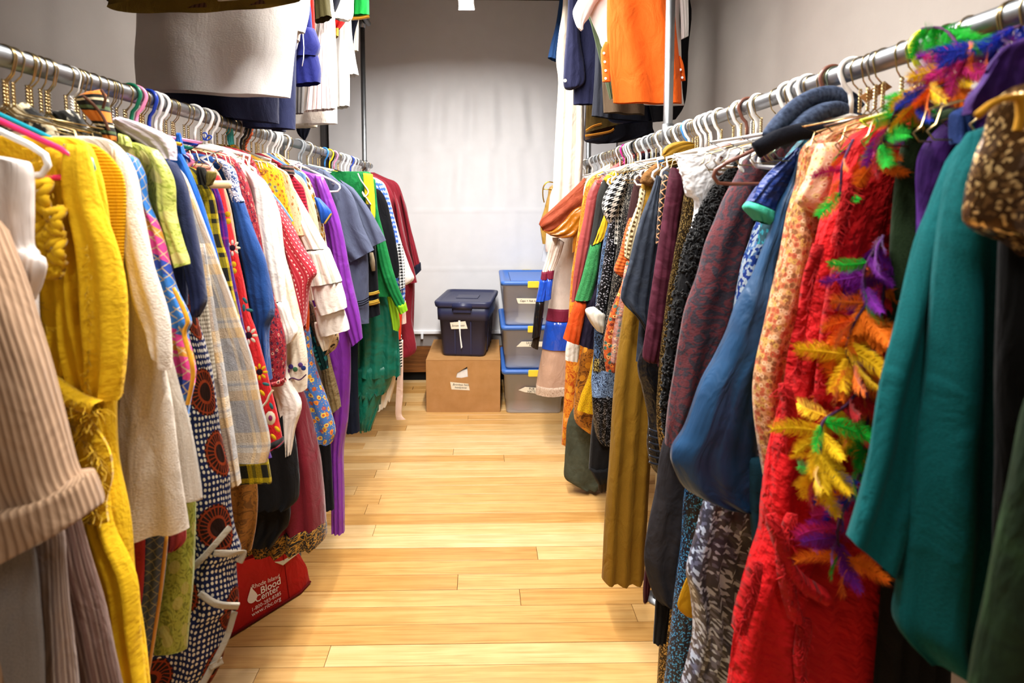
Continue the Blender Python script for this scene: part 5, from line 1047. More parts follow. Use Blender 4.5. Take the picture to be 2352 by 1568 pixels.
g = GR('dark_green_velvet_gown', 'dark green velvet gown hem in the near corner of the row', 'gown', .43, hang=None)
g.body([(2470, 700), (2380, 900), (2345, 1045), (2318, 1182), (2278, 1386), (2236, 1570), (2225, 1640)], velvet('0f1f0d', '3a5a30', .5), t=.02, inner=[2760])
g = GR('purple_satin_cape', 'purple satin cape hung high behind the feather boa', 'cape', .60, hang='wire', hoff=-.03)
g.c([(2300, 110, 2420, 60), (2262, 170, 2420, 130), (2230, 220, 2420, 220), (2235, 260, 2420, 260)], velvet('2f0c52', '7a3ab0', .4), 'fold', dd=-.045, t=.010, wr=.010, folds=4, amp=.012)
g = GR('mustard_quilted_hat', 'mustard quilted velvet hood resting on the hangers above the mustard coat', 'hood', 1.72, hang=None)
g.c([(1522, 352, 1532, 378), (1528, 340, 1552, 376), (1545, 328, 1576, 362), (1572, 324, 1596, 350), (1598, 330, 1606, 340)], velvet('8a6410', 'c09a3a', .4), 'crown', t=.045, folds=4, amp=.006, grow=False)
# ================================================================== upper rails
def UL(name, label, cat, d, **k): return G(name, label, cat, d, 'L', upper=True, **k)
def UR(name, label, cat, d, **k): return G(name, label, cat, d, 'R', upper=True, **k)
def uc(g, chords, mat, name='body', zt=2.52, neck=.10, **kw):
    "chords in px; the first one is continued upward to the hanger"
    d = g.d + kw.get('dd', 0); c0 = chords[0]; a = P(c0[0], c0[1], d); b = P(c0[2], c0[3], d); out = []
    if zt > a.z + .1:
        m = (a.x + b.x) / 2; h_ = abs(b.x - a.x) / 2; out = [(g.X - min(neck, h_), zt, g.X + min(neck, h_), zt), (m * .3 + g.X * .7 - h_ * .8, zt - .06, m * .3 + g.X * .7 + h_ * .8, zt - .06)]
    for c in chords:
        a = P(c[0], c[1], d); b = P(c[2], c[3], d); out.append((a.x, a.z, b.x, b.z))
    dd = kw.pop('dd', 0.0); return g.w(out, dd, mat, name, **kw)
COT = cloth('dcd8d4', .85, .1, (300, .15), .04, .2, .14); OLV = cloth('7a6628'); BRC = knit('6a4c3c', '4a342a', .008)
g = UL('white_cloth_skirt', 'big white cotton apron facing out at the near end of the upper rail', 'apron', 1.58, hang='wire')
uc(g, [(318, -60, 692, -70), (310, 50, 684, 40), (305, 140, 674, 130), (310, 206, 665, 224)], COT, t=.03, folds=2, amp=.010, wr=.005, n=48)
g = UL('corduroy_tunic', 'brown corduroy tunic with olive lining hung above the white apron', 'tunic', 1.44, hang='wire')
uc(g, [(262, -60, 690, -70), (254, -10, 690, -30), (252, 6, 688, -10)], BRC, t=.06, n=48, amp=.004); uc(g, [(264, -60, 688, -70), (256, 0, 688, -20), (253, 20, 690, -2)], OLV, 'lining', t=.057, n=48, amp=.004, zt=0, rag=.0)
g.c([(498, -30, 560, -34), (500, 2, 562, -2)], cloth('d8cfc0'), 'paper_tag', dd=-.075, t=.003, amp=0)
NVW = cloth('1d2038', .85, .2)
g = UL('navy_wool_skirt', 'navy wool skirt showing below the white apron', 'skirt', 1.66, hang='wire')
uc(g, [(350, -60, 640, -60), (352, 150, 640, 150), (380, 235, 641, 260), (420, 262, 641, 284)], NVW, t=.034, folds=3, amp=.006)
g = UL('navy_wool_trousers', 'navy wool trousers directly behind the navy wool skirt', 'trousers', 1.74, hang='wire')
uc(g, [(540, -60, 676, -60), (545, 150, 677, 150), (560, 293, 677, 297)], cloth('232848'), t=.034, folds=2, amp=.006); g.c([(600, 270, 655, 270), (625, 300, 655, 302)], NVW, 'far_leg', dd=.05, t=.02)
g = UL('white_shirt', 'white shirt with hanging cuffs beside the white apron', 'shirt', 1.84, hang='wire')
uc(g, [(640, -60, 700, -60), (640, 40, 698, 40), (655, 130, 676, 130), (660, 182, 675, 180)], WH, t=.016); g.c([(672, -40, 712, -40), (668, 30, 709, 30), (664, 70, 700, 76)], WH, 'sleeve', dd=-.03, t=.022); g.c([(664, -20, 690, -20), (662, 60, 690, 60), (662, 92, 688, 94)], WH, 'cuff', dd=-.01, t=.03)
wireobj('loose_string', [v - Vector(g.root.location) for v in pts3([(696, 78), (698, 110), (697, 135), (694, 152)], g.d - .05)], .0014, cloth('f0f0f0'), g.root)
g = UL('red_uniform_jacket', 'red jacket sleeve with gold trim beside the white shirt', 'jacket', 2.02, hang='wire')
g.c([(690, -60, 716, -60), (698, 0, 720, 0), (700, 50, 722, 48), (700, 92, 722, 86)], cloth('a8160e'), 'sleeve', t=.03); ribbon(g, 'gold_trim', [(700, 80), (712, 79), (722, 74)], 7, metal('c89a3a', .4), dd=-.035, t=.006)
g = UL('navy_scout_shirt', 'navy shirt with rolled short sleeve under the red jacket sleeve', 'shirt', 1.93, hang='wire')
NS = cloth('141a5c', .85, .2)
uc(g, [(660, -40, 700, -40), (665, 60, 716, 60), (668, 150, 720, 150)], NS, t=.014); g.c([(676, 60, 722, 66), (676, 100, 734, 104), (676, 134, 728, 130)], NS, 'rolled_sleeve', dd=-.02, t=.034); g.c([(676, 120, 728, 120), (676, 160, 735, 158), (678, 198, 735, 190)], NS, 'sleeve', dd=-.015, t=.03)
g = UL('grey_tweed_trousers', 'grey tweed trouser leg between navy trousers and pinstriped dress', 'trousers', 2.12, hang='wire')
uc(g, [(670, -40, 710, -40), (674, 120, 702, 120), (678, 262, 696, 260)], wool('6e6a68', '55514f', 300), t=.014)
g = UL('olive_uniform_shirt', 'olive shirt cuff beside the red jacket sleeve', 'shirt', 2.16, hang='wire')
g.c([(715, -60, 748, -60), (722, 0, 756, -5), (722, 28, 758, 22), (724, 52, 761, 38)], cloth('3a3418'), 'sleeve', t=.035)
g = UL('pinstriped_dress', 'white dress with thin red pinstripes and scalloped hem', 'dress', 2.26, hang='wire')
uc(g, [(730, -40, 758, -40), (730, 50, 760, 50), (718, 130, 765, 130), (706, 200, 768, 200), (697, 256, 772, 250)], stripes(((0, 'e6dcd6'), (.6, 'a88a88'), (.8, 'e6dcd6')), .013, 0), t=.03, folds=4, amp=.008)
g = UL('cream_canvas_skirt', 'cream canvas skirt hem below the pinstriped dress', 'skirt', 2.36, hang='wire')
uc(g, [(690, 0, 765, 0), (680, 180, 772, 180), (677, 286, 775, 284)], WH, t=.03); g.c([(677, 240, 730, 240), (677, 294, 729, 292)], CRM, 'lining', dd=.05, t=.02)
g = UL('navy_neckerchief', 'dark navy pointed neckerchief hanging lowest below the cream canvas', 'neckerchief', 2.48, hang='wire')
uc(g, [(690, 0, 720, 0), (684, 250, 722, 250), (682, 300, 712, 300), (698, 322, 702, 321)], cloth('0d1020'), t=.006)
g = UL('red_fringed_vest', 'red vest corner with gold fringe among white jackets', 'vest', 2.56, hang='wire')
g.c([(740, -40, 790, -40), (750, 20, 796, 20), (754, 48, 794, 45), (756, 72, 780, 66)], cloth('b01410'), 'body', t=.03); g.c([(757, 66, 778, 64), (758, 88, 777, 84)], knit('c09a3a', '7a5a18', .004), 'gold_fringe', dd=-.01, t=.03)
g = UL('white_mess_jacket', 'white jacket with rounded hem beside the green tunic', 'jacket', 2.44, hang='wire')
uc(g, [(755, -60, 808, -60), (755, 10, 812, 10), (758, 36, 810, 38), (770, 44, 800, 48)], COT, t=.02)
g = UL('navy_tie_blouse', 'navy blouse flap over the white jacket', 'blouse', 2.38, hang='wire')
g.c([(735, -40, 790, -40), (745, -5, 782, -5), (752, 22, 770, 26)], cloth('12141f'), 'flap', t=.02)
g = UL('green_tunic', 'bright green tunic with gold scalloped trim at the upper rail', 'tunic', 2.66, hang='wire')
uc(g, [(800, -60, 842, -60), (806, 0, 846, 0), (808, 40, 847, 36)], cloth('0e8a34'), t=.04); ribbon(g, 'gold_trim', [(806, 42), (826, 41), (848, 37)], 8, metal('c89a3a', .4), dd=-.045, t=.008)
g = UL('white_lab_coat', 'long white coat under the red fringed vest', 'coat', 2.80, hang='wire')
uc(g, [(760, -40, 805, -40), (762, 80, 800, 80), (764, 180, 803, 180), (766, 250, 802, 244)], COT, t=.04, folds=3, amp=.01)
g = UL('white_flared_dress', 'white flared dress beside the long white coat', 'dress', 2.95, hang='wire')
uc(g, [(770, -40, 808, -40), (774, 60, 806, 60), (777, 120, 813, 120), (779, 178, 823, 172)], COT, t=.04, folds=4, amp=.012)
g = UL('sailor_blouse', 'white sailor blouse with navy tie near the end of the upper rail', 'blouse', 3.20, hang='wire')
uc(g, [(790, -40, 824, -40), (800, 40, 824, 40), (808, 118, 823, 117)], WH, t=.03); g.c([(797, 30, 828, 30), (798, 70, 816, 70), (804, 100, 812, 98)], cloth('0e1020'), 'tie', dd=-.04, t=.012)
# right
ORG = T('orange_cotton'); so = ORG.noise(16, 4, ORG.sc(1, .5)); ORG = ORG.fin(ORG.mix(ORG.ramp(so, [(.66, (0, 0, 0)), (.74, (.5, .5, .5))]), 'dc5a0c', '6a2a08'), .8, .15, 0, .25, (300, .15), .05)
g = UR('orange_tabard', 'orange tabard with white snap tabs hung behind the galvanized post', 'tabard', 2.08, hang='wire')
uc(g, [(1397, -60, 1550, -60), (1396, 0, 1549, 0), (1396, 66, 1555, 66), (1398, 133, 1562, 133), (1404, 185, 1565, 185), (1409, 236, 1566, 238)], ORG, t=.02, folds=2, amp=.012, n=44)
g.c([(1390, 96, 1402, 96), (1381, 118, 1402, 112), (1383, 160, 1402, 160), (1384, 188, 1402, 188)], ORG, 'snap_tab', dd=.01, t=.008, amp=0); g.c([(1556, 130, 1562, 128), (1560, 155, 1570, 150), (1563, 186, 1575, 185)], ORG, 'snap_tab', dd=.01, t=.008, amp=0)
for px, py in ((1387, 122), (1389, 142), (1391, 162), (1391, 180), (1563, 160), (1567, 178)): disc(g, 'snap', px, py, 3, plastic('eef0f4', .3), -.004, 1, 0)
g = UR('white_work_shirt', 'white short sleeved shirt behind the orange tabard', 'shirt', 2.17, hang='wire')
uc(g, [(1340, -60, 1575, -60), (1350, 20, 1562, 20), (1376, 84, 1564, 84), (1386, 112, 1565, 120), (1440, 200, 1566, 200), (1480, 240, 1570, 242)], COT, t=.02, n=44)
g.c([(1345, -30, 1385, -10), (1322, 10, 1368, 10), (1316, 30, 1352, 40), (1324, 60, 1340, 56), (1334, 71, 1338, 68)], COT, 'sleeve', dd=-.02, t=.035); g.c([(1560, -40, 1580, -40), (1564, 30, 1582, 30), (1566, 90, 1580, 84)], COT, 'sleeve', dd=-.02, t=.03)
g = UR('olive_field_shirt', 'olive green shirt edge between brown trousers and white shirt', 'shirt', 2.25, hang='wire')
uc(g, [(1350, 0, 1410, 0), (1358, 60, 1408, 60), (1376, 130, 1406, 130), (1392, 190, 1408, 190), (1402, 228, 1408, 226)], cloth('46523a'), t=.014)
g = UR('brown_wool_trousers', 'brown wool trousers with turned cuffs below the orange tabard', 'trousers', 2.35, hang='wire')
uc(g, [(1365, 0, 1480, 0), (1374, 80, 1482, 80), (1382, 160, 1484, 160), (1388, 258, 1482, 264)], cloth('4f4030'), t=.024, folds=2, amp=.014)
g = UR('charcoal_coat', 'charcoal coat hem between navy blazer and brown trousers', 'coat', 2.46, hang='wire')
uc(g, [(1360, 0, 1420, 0), (1368, 100, 1410, 100), (1364, 200, 1400, 200), (1359, 266, 1398, 272)], wool('2a2c34'), t=.02); g.c([(1380, 200, 1480, 200), (1390, 272, 1490, 280)], wool('1a1c26'), 'lining', dd=.05, t=.02)
g = UR('navy_blazer', 'navy blazer with brass button cuff beside the cream long trousers', 'blazer', 2.70, hang='wire')
NB = cloth('1b1d3a', .85, .2)
uc(g, [(1320, -50, 1420, -50), (1322, 80, 1400, 80), (1318, 180, 1375, 180), (1317, 240, 1368, 240)], NB, t=.024); g.c([(1306, -50, 1330, -50), (1302, 64, 1330, 64), (1296, 150, 1342, 153), (1295, 198, 1342, 190), (1310, 207, 1318, 205)], NB, 'sleeve', dd=-.03, t=.03)
disc(g, 'button', 1298, 185, 4, plastic('e8dcc0', .3), -.064)
g = UR('olive_stitched_sweater', 'olive sweater with orange blanket stitching below the charcoal coat', 'sweater', 2.82, hang='wire')
uc(g, [(1350, 100, 1440, 100), (1348, 220, 1430, 220), (1345, 305, 1424, 285)], wool('4a3a1a', '36290f', 200), t=.024); g.c([(1345, 270, 1428, 250), (1344, 322, 1410, 305)], wool('36261a'), 'under_layer', dd=.04, t=.02)
for q_ in ([(1346, 300), (1362, 290), (1382, 284)], [(1344, 312), (1370, 308), (1400, 302), (1410, 296)]): ribbon(g, 'orange_stitching', q_, 5, knit('a86a1a', '5a3a10', .006), dd=-.03, t=.004)
g = UR('dark_blue_coat', 'dark blue coat with curved hem below the brown trousers', 'coat', 2.58, hang='wire')
uc(g, [(1380, 60, 1540, 60), (1385, 180, 1545, 180), (1392, 270, 1520, 260), (1430, 284, 1500, 276)], cloth('141c34'), t=.03)
g = UR('black_long_coat', 'black coat hanging lowest behind the galvanized post', 'coat', 2.95, hang='wire')
uc(g, [(1350, 100, 1500, 100), (1345, 240, 1500, 240), (1342, 300, 1500, 290), (1343, 324, 1498, 308), (1372, 330, 1430, 326)], cloth('12131e'), t=.03, n=40)
g = UR('black_jacket', 'black jacket edge behind the orange tabard beside the wall', 'jacket', 2.53, hang='wire')
uc(g, [(1470, 0, 1585, 0), (1480, 120, 1580, 120), (1490, 230, 1575, 230), (1500, 280, 1552, 274)], cloth('0f0f14'), t=.02)
g = UR('cream_long_trousers', 'cream long trousers hanging from the upper rail past the lower rail', 'trousers', 3.12, hang='wire')
uc(g, [(1295, -60, 1345, -60), (1292, 20, 1345, 20), (1284, 80, 1340, 80), (1278, 140, 1340, 140), (1282, 190, 1340, 190), (1276, 300, 1343, 300), (1271, 420, 1338, 420), (1268, 545, 1330, 545)], cloth('e2d6c4', .8, .15, (300, .15), .05), t=.03, folds=3, amp=.014)
g = UR('blue_work_shirt', 'blue shirt sleeve edge beyond the cream long trousers', 'shirt', 3.45, hang='wire')
g.c([(1290, -40, 1330, -40), (1278, 50, 1310, 50), (1266, 100, 1290, 100), (1259, 132, 1284, 142)], cloth('20406e'), 'sleeve', t=.03)

# unseen coats added along the near upper rail to shade the left wall
for i, (nm, lb, cc, hx) in enumerate((('added_grey_overcoat', 'grey wool overcoat added unseen on the upper rail to shade the wall', 'coat', '5a5a5e'), ('added_brown_overcoat', 'brown wool overcoat added unseen on the upper rail to shade the wall', 'coat', '4a3626'), ('added_khaki_coat', 'khaki uniform coat added unseen on the upper rail to shade the wall', 'coat', '6a5c3a'),
        ('added_black_tailcoat', 'black tailcoat added unseen on the upper rail to shade the wall', 'coat', '141416'), ('added_navy_coat', 'navy pea coat added unseen on the upper rail to shade the wall', 'coat', '1a2038'), ('added_green_jacket', 'dark green army jacket added unseen on the upper rail to shade the wall', 'jacket', '2e3a22'), ('added_charcoal_jacket', 'charcoal jacket added unseen on the upper rail to shade the wall', 'jacket', '2a2a2e'), ('added_burgundy_coat', 'burgundy dress coat added unseen on the upper rail to shade the wall', 'coat', '4a1420'), ('added_black_overcoat', 'black overcoat added unseen on the upper rail to shade the wall', 'coat', '121214'))):
    g = UL(nm, lb, cc, .22 + .134 * i); z1 = (2.00, 1.98, 1.98, 2.0, 1.99, 2.0, 2.0, 2.0, 2.01)[i]
    m_ = wool(hx); g.w([(XL - .08, 2.53, XL + .08, 2.53), (XL - .2, 2.46, XL + .2, 2.46), (XL - .24, 2.3, XL + .24, 2.3), (XL - .25, z1, XL + .25, z1)], 0, m_, 'body', t=.064, folds=3, amp=.004)
    for sg in (-1, 1): g.w([(XL + sg * .17, 2.46, XL + sg * .22, 2.44), (XL + sg * .2, 2.3, XL + sg * .28, 2.3), (XL + sg * .22, z1 + .06, XL + sg * .30, z1 + .05)], -.02, m_, 'sleeve', t=.04)
# ================================================================== hangers
HM = {'wire': metal('b8a070', .28), 'silver': metal('b8b8b8', .3), 'white': plastic('f0eeea', .35), 'teal': plastic('128a9a', .3), 'pink': plastic('f0306a', .3), 'rose': plastic('f08ab0', .35), 'blue': plastic('1a3aa0', .3), 'sky': plastic('3a86d0', .3),
      'green': metal('8a9c84', .4), 'pine': plastic('0e6a4a', .35), 'black': plastic('101012', .3), 'brown': plastic('6a3f30', .4), 'yellow': plastic('e8c81e', .35), 'lime': plastic('c8cc30', .35), 'grey': plastic('a9aeb2', .4), 'magenta': plastic('e0209a', .3),
      'clear': film('f6f6f8', .55, .15), 'wood': metal('b99a52', .3), 'padclip': HMW if 'HMW' in globals() else plastic('f0eeea', .35)}
HN = {'wire': 'gold twisted-wire hanger', 'silver': 'silver wire hanger', 'white': 'white plastic hanger', 'teal': 'teal plastic hanger', 'pink': 'hot pink plastic hanger', 'rose': 'rose pink plastic hanger', 'blue': 'dark blue plastic hanger', 'sky': 'sky blue plastic hanger',
      'green': 'pale green wire hanger', 'pine': 'dark green plastic hanger', 'black': 'black plastic hanger', 'brown': 'brown tubular plastic hanger', 'yellow': 'yellow plastic hanger', 'lime': 'lime yellow plastic hanger', 'grey': 'grey plastic hanger', 'magenta': 'magenta plastic hanger', 'clear': 'clear plastic clip hanger', 'wood': 'gold wire hanger with a wooden bar', 'padclip': 'white wire hanger with a black pad'}
THIN = ('wire', 'silver', 'green', 'wood', 'padclip')
_hm = {}
def hanger_mesh(kind, s, var):
    key = (kind in THIN, s, var)
    if key in _hm: return _hm[key]
    thin = kind in THIN; r_ = .0012 if thin else .0040; rh = .0165 + r_ + .0004; V, Fc = [], []
    pts = [(rh * math.cos(R(a)) * s, 0, rh * math.sin(R(a))) for a in range(205, -31, -15)] + [(.012 * s, 0, -.026), (.003 * s, 0, -.036)] + ([] if thin else [(0, 0, -.05), (0, 0, -.072)])
    wire(V, Fc, pts, r_, 6); m1 = bpy.data.meshes.new('hook'); m1.from_pydata([tuple(v) for v in V], [], Fc)
    m2 = None
    if thin:
        V, Fc = [], []
        for ph in (0, math.pi): wire(V, Fc, [(.0022 * math.cos(k_ * 1.05 + ph), .0022 * math.sin(k_ * 1.05 + ph), -.035 - k_ * .0018) for k_ in range(23)], .0013, 5)
        m2 = bpy.data.meshes.new('twisted_neck'); m2.from_pydata([tuple(v) for v in V], [], Fc)
    V, Fc = [], []; hw_, dz = (.115, .205, .085)[var], (.05, .078, .036)[var]
    if thin: pts = [(0, 0, -.074), (.012, 0, -.086), (.10, 0, -.09 - dz * .45), (hw_ - .01, 0, -.082 - dz), (hw_, 0, -.09 - dz), (hw_ - .008, 0, -.1 - dz), (0, 0, -.102 - dz)]
    else: pts = [(0, 0, -.072), (.03, 0, -.08), (.10, 0, -.08 - dz * .42), (hw_ - .02, 0, -.076 - dz), (hw_ - .003, 0, -.088 - dz), (hw_, 0, -.1 - dz), (hw_ - .008, 0, -.112 - dz), (hw_ - .03, 0, -.114 - dz), (0, 0, -.114 - dz)]
    full = pts + [(-x, y_, z) for x, y_, z in pts[-2:0:-1]]
    wire(V, Fc, full, r_, 6, closed=True); m3 = bpy.data.meshes.new('frame'); m3.from_pydata([tuple(v) for v in V], [], Fc)
    for m in (m1, m2, m3):
        if m: m.polygons.foreach_set('use_smooth', [True] * len(m.polygons))
    _hm[key] = (m1, m2, m3); return _hm[key]
_km = {}; LBL = []
def hanger(kind, d, side, upper=False, label=None, yaw=None, var=None, hold=None):
    s = 1 if side == 'L' else -1; v = 2 if var is None else var; ms = hanger_mesh(kind, s, v); X = XL if side == 'L' else XR
    if hold: label = HN[kind] + ' holding the ' + hold.replace('_', ' ') + (' on the upper rail' if upper else '')
    elif not label:
        ds = sorted((a, n) for a, sd, u_, n in GARM if sd == side and u_ == upper); lo = [n for a, n in ds if a <= d][-1:] ; hi = [n for a, n in ds if a > d][:1]
        label = HN[kind] + (' hooked between the %s and the %s' % (lo[0].replace('_', ' '), hi[0].replace('_', ' ')) if lo and hi else ' hooked at the end of the rail beside the ' + (lo or hi)[0].replace('_', ' '))
        if label in LBL: pass
        LBL.append(label)
    where = ('the upper rail with the white apron' if side == 'L' else 'the upper rail with the orange tabard') if upper else ('the rail with the yellow gown' if side == 'L' else 'the rail with the red fringed gown')
    o = empty('clothes_hanger', (X, d, (UZ if upper else ZR)), label or (HN[kind] + ' hooked on ' + where), 'hanger', HN[kind] + 's on ' + where, rz=R(rnd.uniform(-20, 20) if yaw is None else yaw))
    for i, nm in enumerate(('hook', 'twisted_neck', 'frame')):
        if ms[i] is None: continue
        key = (kind, s, v, i)
        if key not in _km: m = ms[i].copy(); m.materials.append(HM[kind]); _km[key] = m
        c = bpy.data.objects.new(nm, _km[key]); COL.objects.link(c); c.parent = o
        if nm == 'frame' and v == 2: c.scale = (rnd.uniform(.8, 1.3), 1, rnd.uniform(.96, 1.2))
    if kind == 'wood':
        V, Fc = [], []; wire(V, Fc, [(-.18, 0, -.188), (.185, 0, -.188)], .009, 10); mk('wooden_bar', V, Fc, cloth('d8b88a', .6, 0, (60, .1)), o)
    if kind == 'padclip': lbox('black_pad', -.02, .12, -.02, .0, -.135, -.092, plastic('0c0c0e', .25), o, .004)
    if kind == 'clear' and side == 'R': lbox('clip', -.10, -.09, -.008, .008, -.15, -.125, HM['clear'], o, .002)
    return o
seen = {}
for kind, d, side, upper, gname in HANGS:
    if kind in ('teal', 'pink', 'brown'): continue
    hanger(kind, d, side, upper, yaw=rnd.uniform(-3, 3), hold=gname, var=1 if gname == 'caped_coat' else 0)
hanger('teal', .782, 'L', label='teal plastic hanger standing out above the yellow gown', yaw=2, var=1)
hanger('pink', .752, 'L', label='hot pink plastic hanger under the teal hanger', yaw=2, var=1)
hanger('white', .705, 'L', label='white plastic hanger holding the white satin blouse', yaw=1, var=1)
hanger('brown', 1.03, 'R', label='brown tubular plastic hanger over the dark teal lace dress', yaw=-6, var=1)
for px, kd in ((16, 'wire'), (36, 'wire'), (70, 'wire'), (76, 'wire'), (98, 'wire'), (118, 'silver'), (175, 'wire'), (182, 'wire'), (240, 'wire'), (254, 'wire'), (262, 'silver'), (270, 'wire'), (288, 'wire'), (303, 'pine'), (314, 'rose'), (330, 'wire'), (343, 'blue'), (357, 'white'), (369, 'white'),
               (382, 'wire'), (400, 'wire'), (447, 'white'), (462, 'wire'), (473, 'white'), (490, 'silver'), (498, 'wire'), (531, 'wire'), (544, 'wire'), (552, 'black'), (559, 'black'), (577, 'silver'), (588, 'wire'), (602, 'wire'), (611, 'white'), (624, 'white'), (631, 'white'), (637, 'white'),
               (652, 'wire'), (661, 'wire'), (684, 'grey'), (690, 'grey'), (706, 'white'), (728, 'wire'), (733, 'wire'), (744, 'sky'), (755, 'yellow'), (765, 'rose'), (774, 'wire'), (782, 'white'), (790, 'white'), (797, 'white'), (803, 'blue'), (808, 'white'), (815, 'grey'), (820, 'silver'), (826, 'silver'), (831, 'wire'), (836, 'silver'), (840, 'silver'), (844, 'wire')):
    hanger(kd, rail_d(px, XL), 'L')
for px, kd in ((1346, 'white'), (1352, 'silver'), (1362, 'white'), (1372, 'grey'), (1380, 'grey'), (1388, 'white'), (1398, 'wire'), (1408, 'wire'), (1416, 'wire'), (1426, 'white'), (1436, 'magenta'), (1444, 'grey'), (1454, 'white'), (1462, 'black'), (1468, 'wire'), (1488, 'grey'), (1500, 'grey'), (1508, 'wire'), (1520, 'white'), (1534, 'wire'),
               (1543, 'white'), (1552, 'wire'), (1562, 'white'), (1570, 'wire'), (1580, 'sky'), (1592, 'wire'), (1604, 'wire'), (1622, 'white'), (1634, 'white'), (1652, 'white'), (1702, 'wire'), (1716, 'brown'), (1726, 'silver'), (1738, 'white'), (1748, 'wire'), (1808, 'white'), (1832, 'white'), (1852, 'white'), (1862, 'silver'),
               (1906, 'green'), (1952, 'white'), (1972, 'wire'), (1990, 'wire'), (2006, 'silver'), (2024, 'wire'), (2066, 'wire'), (2118, 'lime'), (2310, 'wire')):
    hanger(kd, rail_d(px, XR), 'R')
# small things tied to the hooks
g = G('mint_cloth_strip', 'mint green cloth strip tied to a hanger neck above the yellow floral shirt', 'cloth', rail_d(530, XL), hang=None)
g.c([(526, 288, 532, 290), (519, 300, 534, 302), (521, 315, 535, 318), (526, 334, 537, 332)], cloth('4fb8b0'), 'strip', dd=-.01, t=.008)
dcb = rail_d(572, XL); V, Fc = [], []; q_ = crom([tuple(v) for v in pts3([(577, 292), (575, 308), (568, 320), (562, 334), (562, 345), (572, 350)], dcb - .012)], 5)
for ph in (0, 3.14): wire(V, Fc, [Vector(v) + Vector((.004 * math.sin(i * .9 + ph), .004 * math.cos(i * .9 + ph), 0)) for i, v in enumerate(q_)], .0045, 6)
tag(mk('braided_cord', V, Fc, stripes(((0, 'b8542a'), (.5, '6a2a3a')), .01, 0)), 'orange and plum braided cord looped round a hanger neck', 'cord')
db = rail_d(474, XL); V, Fc = [], []
for q_ in ([(474, 322), (466, 316), (464, 308), (472, 305), (476, 312), (473, 321)], [(474, 322), (482, 320), (486, 314), (480, 311), (474, 316), (473, 321)], [(473, 322), (466, 320)]):
    wire(V, Fc, crom([tuple(v) for v in pts3(q_, db - .015)], 4), .0018, 5)
tag(mk('ribbon_bow', V, Fc, cloth('1c3fa8')), 'thin blue ribbon bow on a white hanger neck', 'ribbon')
dt = rail_d(1990, XR); V = [P(1974, 222, dt), P(2032, 186, dt), P(2050, 200, dt), P(1990, 236, dt)]; n_ = Vector((0, .0012, 0)); V = V + [v + n_ for v in V]
tg = mk('hanger_tag', V, [(0, 1, 2, 3), (7, 6, 5, 4), (0, 4, 5, 1), (1, 5, 6, 2), (2, 6, 7, 3), (3, 7, 4, 0)], card(), None, None, False); tag(tg, 'brown card tag with pencilled words hung on the rail beside the feather boa', 'tag')
# ================================================================== feather boa
fm = {}
FC = {'green': '12b02a', 'yellow': 'f0c010', 'orange': 'f07408', 'purple': '7a1a96', 'magenta': 'c01a70', 'blue': '1a3ac0', 'red': 'd0202a'}
def feather_mesh(cn, v):
    if (cn, v) in fm: return fm[(cn, v)]
    q = random.Random(v * 31 + 5); V, Fc = [], []; n = 12; bend = q.uniform(-.5, .5)
    sp = [Vector((bend * (i / n) ** 2 * .5, .18 * math.sin(i / n * 2.2), -i / n)) for i in range(n + 1)]
    wire(V, Fc, sp, [.018 * (1 - .8 * i / n) for i in range(n + 1)], 4)
    for sd in (-1, 1):
        for i in range(n * 5):
            f = i / (n * 5); wd = .24 * math.sin(math.pi * min(1, f * .82 + .16)) ** .6 * q.uniform(.7, 1.2); j = min(int(f * n), n - 1); a = sp[j] + (sp[j + 1] - sp[j]) * (f * n - j)
            tip = a + Vector((sd * wd, .2 * wd + q.uniform(-.06, .06), -.20 * q.uniform(.6, 1.3))); md = (a + tip) / 2 + Vector((sd * .03, 0, .02)); k = len(V); hw_ = .012
            V += [a + Vector((0, 0, hw_)), a - Vector((0, 0, hw_)), md - Vector((0, 0, hw_ * .8)), tip, md + Vector((0, 0, hw_ * .8))]; Fc.append((k, k + 1, k + 2, k + 3, k + 4) if sd > 0 else (k + 4, k + 3, k + 2, k + 1, k))
    m = bpy.data.meshes.new('feather'); m.from_pydata([tuple(x) for x in V], [], Fc); m.polygons.foreach_set('use_smooth', [True] * len(m.polygons)); m.materials.append(cloth(FC[cn], .8, .4, None, .05)); fm[(cn, v)] = m; return m
root = P(2060, 260, .75); boa = empty('feather_boa', (root.x, root.y, P(1945, 1290, .75).z), 'multicoloured feather boa looped over the rail and down the red fringed gown', 'feather boa'); bl = Vector(boa.location)
